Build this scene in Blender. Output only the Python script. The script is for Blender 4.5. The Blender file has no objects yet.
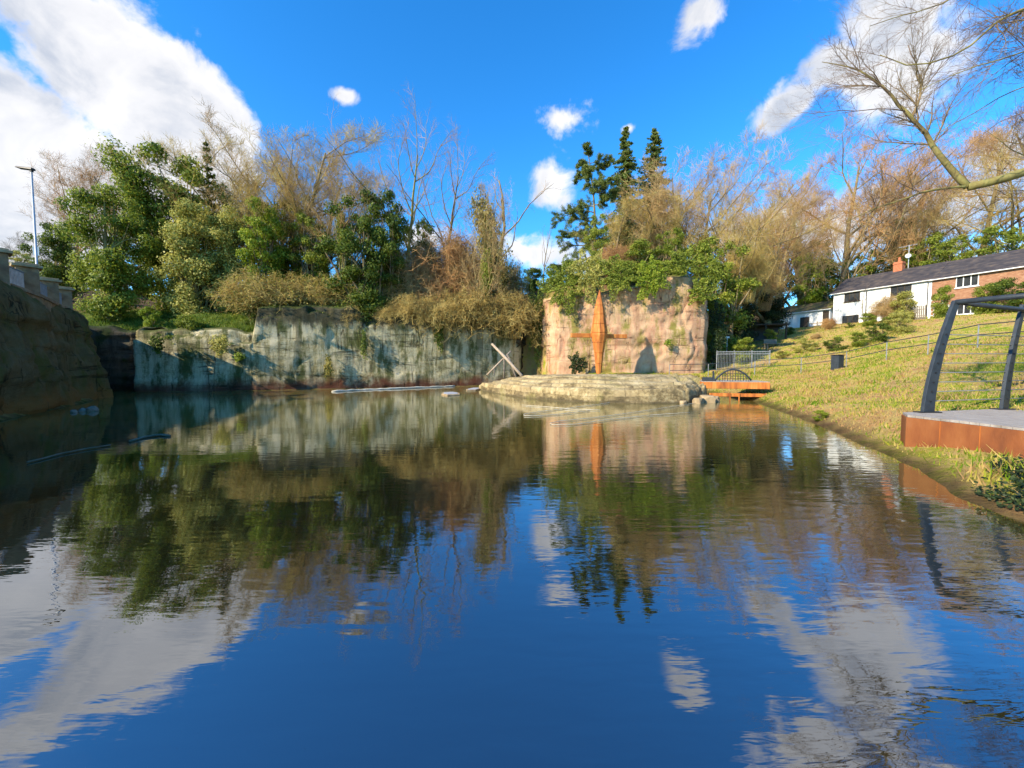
import bpy, bmesh, math, random
import numpy as np
from mathutils import Vector, Matrix, noise as mnoise

scene = bpy.context.scene
COL = scene.collection
R = math.radians
PI = math.pi

# ------------------------------------------------------------------ camera
FPX, PITCH, EYE = 400.0, 0.05, 2.0
cam_d = bpy.data.cameras.new('camera')
cam_d.sensor_width = 36.0
cam_d.lens = 36.0 * FPX / 1024.0
cam_d.clip_start, cam_d.clip_end = 0.05, 5000
cam = bpy.data.objects.new('camera', cam_d)
COL.objects.link(cam)
cam.location = (0, 0, EYE)
cam.rotation_euler = (PI / 2 - PITCH, 0, 0)
scene.camera = cam

def at(px, py, D):
    """world point that the photograph shows at pixel px,py when it stands D metres away"""
    u, v = (px - 512) / FPX, (384 - py) / FPX
    c, s = math.cos(PITCH), math.sin(PITCH)
    t = D / (c + v * s)
    return Vector((t * u, D, EYE + t * (v * c - s)))

# ------------------------------------------------------------------ node helpers
class NT:
    def __init__(self, tree): self.t = tree
    def n(self, typ, **kw):
        nd = self.t.nodes.new(typ)
        for k, v in kw.items():
            if k.startswith('i_'):
                key = k[2:]
                nd.inputs[int(key) if key.isdigit() else key.replace('_', ' ')].default_value = v
            else: setattr(nd, k, v)
        return nd
    def l(self, a, b): self.t.links.new(a, b)
    def math(self, op, a, b=None, clamp=False):
        nd = self.n('ShaderNodeMath', operation=op, use_clamp=clamp)
        for i, x in enumerate((a, b)):
            if x is None: continue
            if isinstance(x, (int, float)): nd.inputs[i].default_value = x
            else: self.l(x, nd.inputs[i])
        return nd.outputs[0]
    def maprange(self, x, a, b, c=0.0, d=1.0, smooth=False):
        nd = self.n('ShaderNodeMapRange', interpolation_type='SMOOTHSTEP' if smooth else 'LINEAR')
        self.l(x, nd.inputs[0])
        for i, v in zip((1, 2, 3, 4), (a, b, c, d)): nd.inputs[i].default_value = v
        return nd.outputs[0]
    def ramp(self, x, stops):
        nd = self.n('ShaderNodeValToRGB')
        e = nd.color_ramp.elements
        while len(e) < len(stops): e.new(0.5)
        for el, (p, c) in zip(e, stops):
            el.position = p; el.color = (*c, 1)
        self.l(x, nd.inputs[0]); return nd.outputs[0]
    def mix(self, fac, a, b, blend='MIX'):
        nd = self.n('ShaderNodeMix', data_type='RGBA', blend_type=blend)
        for sock, x in ((nd.inputs[0], fac), (nd.inputs[6], a), (nd.inputs[7], b)):
            if isinstance(x, (int, float)): sock.default_value = x
            elif isinstance(x, tuple): sock.default_value = (*x, 1)
            else: self.l(x, sock)
        return nd.outputs[2]
    def noise(self, vec, scale, detail=4, rough=0.55, dist=0.0):
        nd = self.n('ShaderNodeTexNoise')
        nd.inputs['Scale'].default_value = scale; nd.inputs['Detail'].default_value = detail
        nd.inputs['Roughness'].default_value = rough; nd.inputs['Distortion'].default_value = dist
        if vec is not None: self.l(vec, nd.inputs['Vector'])
        return nd.outputs[0]
    def scaled(self, vec, s):
        nd = self.n('ShaderNodeVectorMath', operation='MULTIPLY')
        self.l(vec, nd.inputs[0]); nd.inputs[1].default_value = s
        return nd.outputs[0]

def new_mat(name):
    m = bpy.data.materials.new(name); m.use_nodes = True
    t = NT(m.node_tree); m.node_tree.nodes.clear()
    out = t.n('ShaderNodeOutputMaterial')
    geo = t.n('ShaderNodeNewGeometry')
    return m, t, out, geo

def simple(name, stops, scale=4.0, stretch=(1, 1, 1), rough=0.8, bump=0.0, metal=0.0, bscale=None, detail=5, spec=0.3):
    m, t, out, geo = new_mat(name)
    v = t.scaled(geo.outputs['Position'], stretch)
    nz = t.noise(v, scale, detail)
    c = t.ramp(nz, stops)
    b = t.n('ShaderNodeBsdfPrincipled')
    b.inputs['Roughness'].default_value = rough; b.inputs['Metallic'].default_value = metal
    b.inputs['Specular IOR Level'].default_value = spec
    t.l(c, b.inputs['Base Color'])
    if bump:
        bp = t.n('ShaderNodeBump'); bp.inputs['Strength'].default_value = 1.0; bp.inputs['Distance'].default_value = bump
        t.l(t.noise(v, bscale or scale * 3, 6, 0.65), bp.inputs['Height']); t.l(bp.outputs[0], b.inputs['Normal'])
    t.l(b.outputs[0], out.inputs[0])
    return m

def leafmat(name, dark, mid, light, trans=0.42, scale=0.9):
    m, t, out, geo = new_mat(name)
    nz = t.noise(geo.outputs['Position'], scale, 3)
    r = geo.outputs['Random Per Island']
    x = t.math('ADD', t.math('MULTIPLY', nz, 0.75), t.math('MULTIPLY', r, 0.4))
    c = t.ramp(x, [(0.3, dark), (0.58, mid), (0.85, light)])
    d = t.n('ShaderNodeBsdfPrincipled'); d.inputs['Roughness'].default_value = 0.55
    d.inputs['Specular IOR Level'].default_value = 0.25
    t.l(c, d.inputs['Base Color'])
    tr = t.n('ShaderNodeBsdfTranslucent'); t.l(c, tr.inputs[0])
    mx = t.n('ShaderNodeMixShader'); mx.inputs[0].default_value = trans
    t.l(d.outputs[0], mx.inputs[1]); t.l(tr.outputs[0], mx.inputs[2]); t.l(mx.outputs[0], out.inputs[0])
    return m

# ------------------------------------------------------------------ objects
def link(name, me, mat=None, parent=None, smooth=False):
    o = bpy.data.objects.new(name, me); COL.objects.link(o)
    if mat is not None:
        me.materials.append(mat)
    if parent is not None: o.parent = parent
    if smooth:
        me.polygons.foreach_set('use_smooth', [True] * len(me.polygons))
    return o

def tag(o, label=None, cat=None, group=None, kind=None):
    if label: o['label'] = label
    if cat: o['category'] = cat
    if group: o['group'] = group
    if kind: o['kind'] = kind
    return o

def thing(name, label, cat, loc=(0, 0, 0), rz=0.0, group=None):
    o = bpy.data.objects.new(name, None); COL.objects.link(o)
    o.location = loc; o.rotation_euler = (0, 0, rz); o.empty_display_size = 0.2
    return tag(o, label, cat, group)

def mesh_np(name, V, F):
    """V (n,3) array, F (m,k) array, all faces with k corners"""
    me = bpy.data.meshes.new(name)
    V = np.asarray(V, np.float32); F = np.asarray(F, np.int32)
    me.vertices.add(len(V)); me.vertices.foreach_set('co', V.ravel())
    k = F.shape[1]
    me.loops.add(F.size); me.loops.foreach_set('vertex_index', F.ravel())
    me.polygons.add(len(F)); me.polygons.foreach_set('loop_start', np.arange(0, F.size, k, dtype=np.int32))
    me.update(calc_edges=True); me.validate()
    return me

class MB:
    """collects boxes, tubes, prisms and lathes into one mesh"""
    def __init__(self): self.bm = bmesh.new()
    def box(self, x0, x1, y0, y1, z0, z1):
        v = [self.bm.verts.new((x, y, z)) for z in (z0, z1) for y in (y0, y1) for x in (x0, x1)]
        for f in ((0, 2, 3, 1), (4, 5, 7, 6), (0, 1, 5, 4), (2, 6, 7, 3), (0, 4, 6, 2), (1, 3, 7, 5)):
            self.bm.faces.new([v[i] for i in f])
        return self
    def tube(self, pts, rad, n=8, cap=True):
        pts = [Vector(p) for p in pts]
        rad = rad if isinstance(rad, (list, tuple)) else [rad] * len(pts)
        rings = []
        for i, p in enumerate(pts):
            d = (pts[min(i + 1, len(pts) - 1)] - pts[max(i - 1, 0)]).normalized()
            a = d.orthogonal().normalized() if i == 0 else (a - d * a.dot(d)).normalized()
            b = d.cross(a)
            rings.append([self.bm.verts.new(p + (a * math.cos(2 * PI * k / n) + b * math.sin(2 * PI * k / n)) * rad[i]) for k in range(n)])
        for r0, r1 in zip(rings, rings[1:]):
            for k in range(n): self.bm.faces.new((r0[k], r0[(k + 1) % n], r1[(k + 1) % n], r1[k]))
        if cap:
            self.bm.faces.new(rings[0][::-1]); self.bm.faces.new(rings[-1])
        return self
    def prism(self, poly, z0, z1):
        a = [self.bm.verts.new((x, y, z0)) for x, y in poly]; b = [self.bm.verts.new((x, y, z1)) for x, y in poly]
        n = len(poly)
        self.bm.faces.new(a[::-1]); self.bm.faces.new(b)
        for i in range(n): self.bm.faces.new((a[i], a[(i + 1) % n], b[(i + 1) % n], b[i]))
        return self
    def poly3(self, quad_a, quad_b):
        """solid between two matching loops of 3D points"""
        a = [self.bm.verts.new(p) for p in quad_a]; b = [self.bm.verts.new(p) for p in quad_b]
        n = len(a)
        self.bm.faces.new(a[::-1]); self.bm.faces.new(b)
        for i in range(n): self.bm.faces.new((a[i], a[(i + 1) % n], b[(i + 1) % n], b[i]))
        return self
    def lathe(self, prof, n=12, c=(0, 0)):
        rings = [[self.bm.verts.new((c[0] + r * math.cos(2 * PI * k / n), c[1] + r * math.sin(2 * PI * k / n), z)) for k in range(n)] for r, z in prof]
        for r0, r1 in zip(rings, rings[1:]):
            for k in range(n): self.bm.faces.new((r0[k], r0[(k + 1) % n], r1[(k + 1) % n], r1[k]))
        self.bm.faces.new(rings[0][::-1]); self.bm.faces.new(rings[-1])
        return self
    def build(self, name, mat, parent=None, bevel=0.0, smooth=False):
        bmesh.ops.recalc_face_normals(self.bm, faces=self.bm.faces)
        if bevel: bmesh.ops.bevel(self.bm, geom=list(self.bm.edges), offset=bevel, segments=1, affect='EDGES')
        me = bpy.data.meshes.new(name); self.bm.to_mesh(me); self.bm.free()
        return link(name, me, mat, parent, smooth)

# ------------------------------------------------------------------ sun, sky
SUN = Vector((5.05, 3.5, -3.6)).normalized()          # the way the light travels
elev = math.asin(-SUN.z)
sun_d = bpy.data.lights.new('sun', 'SUN'); sun_d.energy = 5.0; sun_d.angle = R(0.5); sun_d.color = (1.0, 0.87, 0.66)
sun = bpy.data.objects.new('sun', sun_d); COL.objects.link(sun)
sun.rotation_euler = SUN.to_track_quat('-Z', 'Y').to_euler(); sun.location = (-60, -40, 60)

world = bpy.data.worlds.new('World'); scene.world = world; world.use_nodes = True
wt = NT(world.node_tree); world.node_tree.nodes.clear()
wout = wt.n('ShaderNodeOutputWorld')
sky = wt.n('ShaderNodeTexSky', sky_type='NISHITA', sun_disc=False, sun_elevation=elev,
           sun_rotation=math.atan2(-SUN.x, -SUN.y) % (2 * PI), altitude=200.0, air_density=1.0, dust_density=0.15, ozone_density=3.0)
hs = wt.n('ShaderNodeHueSaturation'); hs.inputs['Saturation'].default_value = 1.3; hs.inputs['Value'].default_value = 1.0
hs.inputs['Hue'].default_value = 0.5
wt.l(sky.outputs[0], hs.inputs['Color'])
skyblue = wt.mix(1.0, hs.outputs[0], (0.75, 1.32, 1.5), 'MULTIPLY')
tc = wt.n('ShaderNodeTexCoord')
dvec = tc.outputs['Generated']
nrm = wt.n('ShaderNodeVectorMath', operation='NORMALIZE'); wt.l(dvec, nrm.inputs[0])
sep = wt.n('ShaderNodeSeparateXYZ'); wt.l(nrm.outputs[0], sep.inputs[0])
az = wt.math('ARCTAN2', sep.outputs[0], sep.outputs[1])
el = wt.math('ARCSINE', sep.outputs[2])
# clouds: (azimuth, elevation, half width, half height, tilt, weight) in degrees
def px_dir(px, py):
    d = at(px, py, 1.0) - Vector((0, 0, EYE)); d.normalize()
    return math.degrees(math.atan2(d.x, d.y)), math.degrees(math.asin(d.z))
CLOUDS = []
def cloud(px, py, rx, ry, tilt=0, w=1.0):
    a, e = px_dir(px, py)
    k = 57.3 / FPX / (1 + ((px - 512) ** 2 + (py - 364) ** 2) / FPX ** 2) ** 0.75
    CLOUDS.append((a, e, rx * k, ry * k, tilt, w))
cloud(40, 0, 130, 48, 10, 1.2); cloud(30, 150, 190, 80, 20, 2.3); cloud(165, 112, 118, 74, 38, 2.8); cloud(-60, 220, 200, 120, 0, 2.0)
cloud(-80, -60, 220, 60, 10); cloud(130, 210, 150, 60, 0); cloud(10, 300, 60, 40, 0)
cloud(345, 96, 13, 8); cloud(572, 119, 30, 16); cloud(552, 180, 25, 25); cloud(628, 128, 9, 6)
cloud(545, 252, 44, 16); cloud(585, 264, 40, 12); cloud(697, 12, 26, 22); cloud(885, 30, 52, 44, 0, 1.6); cloud(838, 62, 38, 30, -15, 1.4); cloud(786, 104, 34, 22, -20, 1.2)
cloud(905, 80, 70, 50, -10); cloud(890, 215, 110, 42, 0); cloud(780, 225, 60, 30); cloud(940, 262, 70, 22); cloud(990, 150, 40, 30); cloud(1120, 160, 90, 60)
cloud(420, 240, 40, 14); cloud(840, -60, 70, 40, 20); cloud(480, -150, 60, 25, 0, .8); cloud(1000, -120, 130, 40, -20, .8)
dens = None
for a, e, rx, ry, tilt, w in CLOUDS:
    da = wt.math('SUBTRACT', az, math.radians(a)); da = wt.math('MULTIPLY', da, math.cos(math.radians(e)))
    de = wt.math('SUBTRACT', el, math.radians(e))
    ct, st = math.cos(R(tilt)), math.sin(R(tilt))
    u = wt.math('ADD', wt.math('MULTIPLY', da, ct / R(rx)), wt.math('MULTIPLY', de, -st / R(rx)))
    v = wt.math('ADD', wt.math('MULTIPLY', da, st / R(ry)), wt.math('MULTIPLY', de, ct / R(ry)))
    q = wt.math('SQRT', wt.math('ADD', wt.math('MULTIPLY', u, u), wt.math('MULTIPLY', v, v)))
    g = wt.math('MULTIPLY', wt.math('SUBTRACT', 1.25, q), w)
    dens = g if dens is None else wt.math('SMOOTH_MAX', dens, g) if False else (g if dens is None else wt.math('MAXIMUM', dens, g))
n1 = wt.noise(nrm.outputs[0], 4.0, 10, 0.58, 0.5)
n2 = wt.noise(nrm.outputs[0], 13.0, 8, 0.6, 0.3)
n3 = wt.noise(nrm.outputs[0], 7.0, 7, 0.55, 0.4)
nn = wt.math('ADD', wt.math('MULTIPLY', wt.math('SUBTRACT', n1, 0.5), 2.4), wt.math('MULTIPLY', wt.math('SUBTRACT', n2, 0.5), 3.0))
dd = wt.math('ADD', wt.math('MAXIMUM', dens, -1.5), nn)
cmask = wt.maprange(dd, 0.12, 0.95, 0, 1, True)
# sunlit tops are white, the thick undersides of the big bank grey blue
body = wt.math('ADD', wt.math('ADD', wt.math('MULTIPLY', n3, 1.25), wt.math('MULTIPLY', n2, 0.25)), wt.math('MULTIPLY', wt.math('MINIMUM', wt.math('SUBTRACT', dd, 0.6), 1.2), 0.09))
cshade = wt.ramp(body, [(0.58, (4.9, 4.8, 4.75)), (0.82, (4.0, 4.0, 4.1)), (1.15, (2.7, 2.9, 3.3))])
skyc = wt.mix(wt.math('MULTIPLY', cmask, 0.96), skyblue, cshade)
bg = wt.n('ShaderNodeBackground'); bg.inputs['Strength'].default_value = 0.13
wt.l(skyc, bg.inputs['Color']); wt.l(bg.outputs[0], wout.inputs[0])

vs = scene.view_settings
vs.view_transform = 'Standard'; vs.look = 'None'; vs.exposure = 0.85; vs.gamma = 1.0; vs.use_curve_mapping = False
scene.display_settings.display_device = 'sRGB'
try:
    scene.cycles.max_bounces = 6; scene.cycles.diffuse_bounces = 2; scene.cycles.glossy_bounces = 3
    scene.cycles.transmission_bounces = 2; scene.cycles.transparent_max_bounces = 4
    scene.cycles.use_denoising = True; scene.cycles.caustics_reflective = False
    scene.cycles.use_adaptive_sampling = True; scene.cycles.adaptive_threshold = 0.02
except Exception: pass

# ------------------------------------------------------------------ terrain
POND = [(-13, -9), (-14.5, 5), (-16, 9), (-18, 14), (-23, 22), (-28, 26.5), (-30.8, 29.6), (-27.4, 31.4), (-26.0, 28.4), (-19.3, 30),
        (-14.5, 32), (-3.8, 36), (0, 37.5), (1.0, 36.6), (0.2, 33), (-2.4, 31), (0.2, 24.6), (0.76, 23.5), (2.6, 21.6), (4.5, 20.5), (6.9, 20), (9.1, 20.5),
        (10.9, 22.2), (11.3, 25), (12.2, 28), (13.4, 28), (13.2, 22), (12.3, 19.5), (10.1, 13.1), (8.55, 9.5), (7.72, 7.5), (6.95, 6.35),
        (6.46, 5.3), (6.5, 4.5), (7, 2), (7, -9)]
PLAT = [(-15.5, -30), (-16.6, 5), (-17.8, 9), (-19.9, 14), (-25.2, 21.2), (-30, 25.4), (-33, 29.5), (-28.4, 32.6), (-26.9, 29.5), (-19.9, 31.3),
        (-15.1, 33.3), (-4.4, 37.4), (0, 39.6), (2.6, 40), (3.2, 37), (4.2, 36.0), (12, 35.8), (16.2, 36.2), (17.6, 39), (19, 46), (22, 56),
        (30, 72), (60, 120), (60, 900), (-900, 900), (-900, -30)]

def sdf(X, Y, poly):
    """distance to the polygon, positive inside"""
    P = np.array(poly, float); Q = np.roll(P, -1, 0)
    best = np.full(X.shape, 1e18); inside = np.zeros(X.shape, bool)
    for (ax, ay), (bx, by) in zip(P, Q):
        ex, ey = bx - ax, by - ay
        t = np.clip(((X - ax) * ex + (Y - ay) * ey) / (ex * ex + ey * ey), 0, 1)
        best = np.minimum(best, (X - ax - t * ex) ** 2 + (Y - ay - t * ey) ** 2)
        c = (ay > Y) != (by > Y)
        with np.errstate(divide='ignore', invalid='ignore'):
            xi = ax + (Y - ay) * ex / (ey if ey else 1e-9)
        inside ^= c & (X < xi)
    d = np.sqrt(best)
    return np.where(inside, d, -d)

def sstep(x, a, b):
    t = np.clip((x - a) / (b - a), 0, 1); return t * t * (3 - 2 * t)

def wav(X, Y, s, seed=0):
    return (np.sin(X / s + 1.3 * np.sin(Y / s * 0.7 + seed)) + np.sin(Y / s * 1.1 + 1.7 * np.sin(X / s * 0.6 + seed * 2.1)) + np.sin((X + Y) / s * 0.73 + seed)) / 3

def heights(X, Y):
    X = np.asarray(X, float); Y = np.asarray(Y, float)
    d = -sdf(X, Y, POND)                       # > 0 on land
    bank = np.where(d > 0, 0.04 + 0.32 * sstep(d, 0, 0.9) + 0.125 * np.clip(d, 0, 12), -1.6 * sstep(-d, 0.0, 1.2) - 0.02)
    bank = np.where(d > 12, 0.36 + 1.5 + 0.01 * (d - 12), bank)
    q = (X - 22.5) * 0.934 + (Y - 27) * 0.357
    rise = 5.1 * sstep(q, -3, 31) + 8.0 * sstep(q, 36, 70) + 0.02 * np.clip(q - 60, 0, 200)
    rise = rise + 1.5 * sstep(X, 15.5, 25) * (1 - sstep(Y, 19, 29)) * sstep(Y, -5, 8)
    bank = bank + rise * (d > 0)
    bank = bank + np.where(d > 0.5, 0.10 * wav(X, Y, 1.3) + 0.06 * wav(X, Y, 0.45, 2), 0)
    near = (1 - sstep(np.hypot((X - 9.4) / 1.0, (Y - 6.0) / 1.0), 3.4, 4.6))
    bank = np.where(d > 0, bank * (1 - near) + near * np.minimum(bank, 0.04 + 0.30 * sstep(d, 0, 1.0)), bank)
    p = sdf(X, Y, PLAT)
    base = 4.75 + 4.3 * sstep(X, -4, 4) * sstep(X, 900, 880) - 0.0
    plat = base + 1.6 * sstep(p, 0.8, 5) + 6.0 * sstep(p, 7, 42) + 0.16 * wav(X, Y, 1.1, 4)
    left = 4.65 + 0.42 * np.clip(p, 0, 5.5) + 0.16 * np.clip(p - 5.5, 0, 40) + 0.16 * wav(X, Y, 1.1, 4)
    wl = 1 - sstep(X, -24, -14); yl = sstep(Y, 25.5, 29)
    left = (5.15 + 0.012 * np.clip(p, 0, 60)) * (1 - yl) + left * yl
    plat = plat * (1 - wl) + left * wl
    k = sstep(p, -0.25, 0.25)
    return np.where(p > 0.25, np.maximum(plat, np.where(p > 20, bank, plat)), bank * (1 - k) + plat * k), d, p

def hz(x, y): return float(heights(np.array([x]), np.array([y]))[0][0])

def axis(lo, hi, a, b, fine, far):
    xs = list(np.arange(a, b + 1e-6, fine)); s, x = fine, a
    left = []
    while x > lo: s *= 1.22; x -= s; left.append(x)
    s, x = fine, b; right = []
    while x < hi: s *= 1.22; x += s; right.append(x)
    return np.array(left[::-1] + xs + right)
gx = axis(-1400, 1400, -38, 56, 0.4, 1); gy = axis(-1400, 1400, -4, 66, 0.4, 1)
GX, GY = np.meshgrid(gx, gy)
GZ, GD, GP = heights(GX, GY)
far = np.maximum(np.maximum(np.abs(GX) - 90, np.abs(GY) - 110), 0)
GZ = np.where(far > 0, np.clip(GZ, 0, 12), GZ)
nx, ny = len(gx), len(gy)
idx = np.arange(nx * ny).reshape(ny, nx)
F = np.stack([idx[:-1, :-1], idx[:-1, 1:], idx[1:, 1:], idx[1:, :-1]], -1).reshape(-1, 4)
me = mesh_np('ground', np.stack([GX, GY, GZ], -1).reshape(-1, 3), F)
wood = sstep(GP, -0.2, 0.8) 
ledge = sstep(GP, -0.3, 0.2) * (1 - sstep(GP, 3.0, 6.5)) * sstep(GX, -36, -33) * (1 - sstep(GX, -19.5, -18))
q_ = (GX - 22.5) * 0.934 + (GY - 27) * 0.357
wood = np.maximum(wood, sstep(q_, 33, 37))
for nm, arr in (('wood', wood), ('ledge', ledge), ('shore', 1 - sstep(GD, 0.12, 0.5))):
    a = me.attributes.new(nm, 'FLOAT', 'POINT'); a.data.foreach_set('value', arr.astype(np.float32).ravel())
m, t, out, geo = new_mat('ground_cover')
pos = geo.outputs['Position']
def attr(nm):
    a = t.n('ShaderNodeAttribute'); a.attribute_name = nm; return a.outputs['Fac']
n_big, n_mid, n_small = t.noise(pos, 0.35, 4), t.noise(pos, 1.6, 5, 0.6), t.noise(t.scaled(pos, (1, 1, 2)), 9.0, 6, 0.7)
gx_ = t.math('ADD', t.math('MULTIPLY', n_big, 0.45), t.math('ADD', t.math('MULTIPLY', n_mid, 0.35), t.math('MULTIPLY', n_small, 0.25)))
grassc = t.ramp(gx_, [(0.40, (0.17, 0.25, 0.02)), (0.47, (0.36, 0.35, 0.045)), (0.525, (0.52, 0.38, 0.13)), (0.62, (0.43, 0.25, 0.11))])
litter = t.ramp(t.math('ADD', t.math('MULTIPLY', n_mid, .5), t.math('MULTIPLY', n_small, .5)), [(0.35, (0.03, 0.035, 0.012)), (0.5, (0.10, 0.065, 0.03)), (0.65, (0.20, 0.12, 0.06))])
ledgec = t.ramp(t.math('ADD', t.math('MULTIPLY', n_mid, .5), t.math('MULTIPLY', n_small, .5)), [(0.36, (0.05, 0.09, 0.012)), (0.5, (0.16, 0.24, 0.03)), (0.65, (0.28, 0.30, 0.06))])
c = t.mix(attr('wood'), grassc, litter)
c = t.mix(t.math('MULTIPLY', attr('ledge'), 0.9), c, ledgec)
c = t.mix(t.math('MULTIPLY', attr('shore'), 0.85), c, (0.045, 0.03, 0.014))
b = t.n('ShaderNodeBsdfPrincipled'); b.inputs['Roughness'].default_value = 0.95; b.inputs['Specular IOR Level'].default_value = 0.1
t.l(c, b.inputs['Base Color'])
bp = t.n('ShaderNodeBump'); bp.inputs['Distance'].default_value = 0.25; bp.inputs['Strength'].default_value = 0.8
t.l(n_small, bp.inputs['Height']); t.l(bp.outputs[0], b.inputs['Normal'])
t.l(b.outputs[0], out.inputs[0])
tag(link('ground', me, m, smooth=True), kind='structure')

# ------------------------------------------------------------------ water
m, t, out, geo = new_mat('pond_water')
pos = geo.outputs['Position']
sp = t.n('ShaderNodeSeparateXYZ'); t.l(pos, sp.inputs[0])
w1 = t.noise(t.scaled(pos, (0.7, 1.8, 1)), 1.1, 3, 0.5, 0.3)
w2 = t.noise(t.scaled(pos, (0.55, 2.2, 1)), 4.0, 3, 0.5, 0.2)
w3 = t.noise(pos, 0.18, 2)
calm = t.maprange(t.math('ADD', t.math('MULTIPLY', sp.outputs[0], 0.055), t.math('MULTIPLY', w3, 1.6)), 0.55, 1.6, 0.28, 1.05, True)
hgt = t.math('ADD', t.math('MULTIPLY', w1, 0.012), t.math('MULTIPLY', w2, 0.0045))
hgt = t.math('MULTIPLY', hgt, calm)
bp = t.n('ShaderNodeBump'); bp.inputs['Strength'].default_value = 1.0; bp.inputs['Distance'].default_value = 1.0
t.l(hgt, bp.inputs['Height'])
shal = t.math('ADD', t.maprange(sp.outputs[1], 6.0, 20.0, 0, 1, True), t.math('MULTIPLY', t.math('SUBTRACT', t.noise(pos, 0.25, 3), 0.5), 0.8))
shal = t.math('ADD', shal, t.maprange(sp.outputs[0], 3.0, 9.0, 0, 0.45, True))
silt = t.ramp(shal, [(0.05, (0.008, 0.008, 0.004)), (0.4, (0.085, 0.070, 0.017)), (1.0, (0.19, 0.148, 0.036))])
dif = t.n('ShaderNodeBsdfDiffuse'); t.l(silt, dif.inputs[0])
gl = t.n('ShaderNodeBsdfGlossy'); gl.inputs['Roughness'].default_value = 0.0; gl.inputs['Color'].default_value = (0.92, 0.95, 1.0, 1)
t.l(bp.outputs[0], gl.inputs['Normal'])
fr = t.n('ShaderNodeFresnel'); fr.inputs['IOR'].default_value = 1.33
fac = t.maprange(fr.outputs[0], 0.025, 0.5, 0.28, 0.74)
mx = t.n('ShaderNodeMixShader'); t.l(fac, mx.inputs[0]); t.l(dif.outputs[0], mx.inputs[1]); t.l(gl.outputs[0], mx.inputs[2])
t.l(mx.outputs[0], out.inputs[0])
me = mesh_np('water', [(-40, -14, 0), (20, -14, 0), (20, 44, 0), (-40, 44, 0)], [(0, 1, 2, 3)])
tag(link('water', me, m), kind='structure')

# ------------------------------------------------------------------ cliffs
def rock_mat(name, pale, mid, dark, moss, base, warm=None, cap=None, bumpd=0.10, runs=0.8, stain=0.0, mossb=0.0):
    m, t, out, geo = new_mat(name)
    pos = geo.outputs['Position']
    sp = t.n('ShaderNodeSeparateXYZ'); t.l(pos, sp.inputs[0])
    streak = t.noise(t.scaled(pos, (1.0, 1.0, 0.11)), 2.0, 8, 0.7, 0.3)
    blot = t.noise(pos, 0.55, 6, 0.6, 0.5)
    fine = t.noise(t.scaled(pos, (1, 1, 1.5)), 7.0, 9, 0.75)
    x = t.math('ADD', t.math('MULTIPLY', streak, 0.45), t.math('ADD', t.math('MULTIPLY', blot, 0.35), t.math('MULTIPLY', fine, 0.25)))
    c = t.ramp(x, [(0.36 + stain, dark), (0.45 + stain * 0.8, mid), (0.54, pale), (0.66, warm or pale)])
    run = t.maprange(t.noise(t.scaled(pos, (1.5, 1.5, 0.06)), 1.0, 6, 0.7, 0.2), 0.50, 0.62, 0, 0.75, True)
    run = t.math('MULTIPLY', run, t.maprange(t.math('ADD', sp.outputs[2], t.math('MULTIPLY', t.math('SUBTRACT', blot, 0.5), 6.0)), 1.5, 4.0, 0.25, 1.0, True))
    c = t.mix(t.math('MULTIPLY', run, runs), c, tuple(x * 0.8 + y * 0.25 for x, y in zip(dark, mid)))
    mossm = t.maprange(t.math('ADD', t.noise(t.scaled(pos, (1, 1, 0.35)), 0.9, 6, 0.65), t.math('MULTIPLY', fine, 0.25)), 0.62 - mossb, 0.78 - mossb, 0, 0.9, True)
    c = t.mix(mossm, c, moss)
    zb = t.math('ADD', sp.outputs[2], t.math('MULTIPLY', t.math('SUBTRACT', blot, 0.5), 2.2))
    c = t.mix(t.maprange(zb, 0.15, 1.1, 0.9, 0.0, True), c, base)
    def crack(stretch, scale, w):
        r_ = t.math('ABSOLUTE', t.math('SUBTRACT', t.noise(t.scaled(pos, stretch), scale, 4, 0.55, 0.6), 0.5))
        return t.maprange(r_, 0.0, w, 1.0, 0.0)
    cr = t.math('MAXIMUM', t.math('MULTIPLY', crack((1, 1, 0.12), 0.6, 0.014), 0.9), t.math('MULTIPLY', crack((0.10, 0.10, 1.0), 0.9, 0.016), 0.8))
    cr = t.math('MULTIPLY', cr, t.maprange(t.noise(pos, 0.8, 3), 0.42, 0.6, 0, 1))
    c = t.mix(cr, c, tuple(x * 0.35 for x in dark))
    if cap:
        zc = t.math('ADD', sp.outputs[2], t.math('MULTIPLY', t.math('SUBTRACT', streak, 0.5), 3.0))
        c = t.mix(t.maprange(zc, cap[0], cap[1], 0, 0.9, True), c, t.mix(fine, cap[2], tuple(x * 2.6 for x in cap[2])))
    up = t.n('ShaderNodeSeparateXYZ'); t.l(geo.outputs['Normal'], up.inputs[0])
    c = t.mix(t.maprange(up.outputs[2], 0.45, 0.85, 0, 0.85, True), c, moss)
    b = t.n('ShaderNodeBsdfPrincipled'); b.inputs['Roughness'].default_value = 0.9; b.inputs['Specular IOR Level'].default_value = 0.15
    t.l(c, b.inputs['Base Color'])
    strata = t.noise(t.scaled(pos, (0.35, 0.35, 2.2)), 1.4, 6, 0.7, 0.8)
    h = t.math('ADD', t.math('MULTIPLY', fine, 0.75), t.math('SUBTRACT', t.math('MULTIPLY', strata, 0.35), t.math('MULTIPLY', cr, 0.4)))
    bp = t.n('ShaderNodeBump'); bp.inputs['Distance'].default_value = bumpd; bp.inputs['Strength'].default_value = 0.7
    t.l(h, bp.inputs['Height']); t.l(bp.outputs[0], b.inputs['Normal'])
    t.l(b.outputs[0], out.inputs[0])
    return m

def resample(path, step):
    pts = [Vector(p) for p in path]; outp = []
    for a, b in zip(pts, pts[1:]):
        n = max(1, int((b - a).length / step))
        outp += [a.lerp(b, i / n) for i in range(n)]
    outp.append(pts[-1]); return outp

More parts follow.
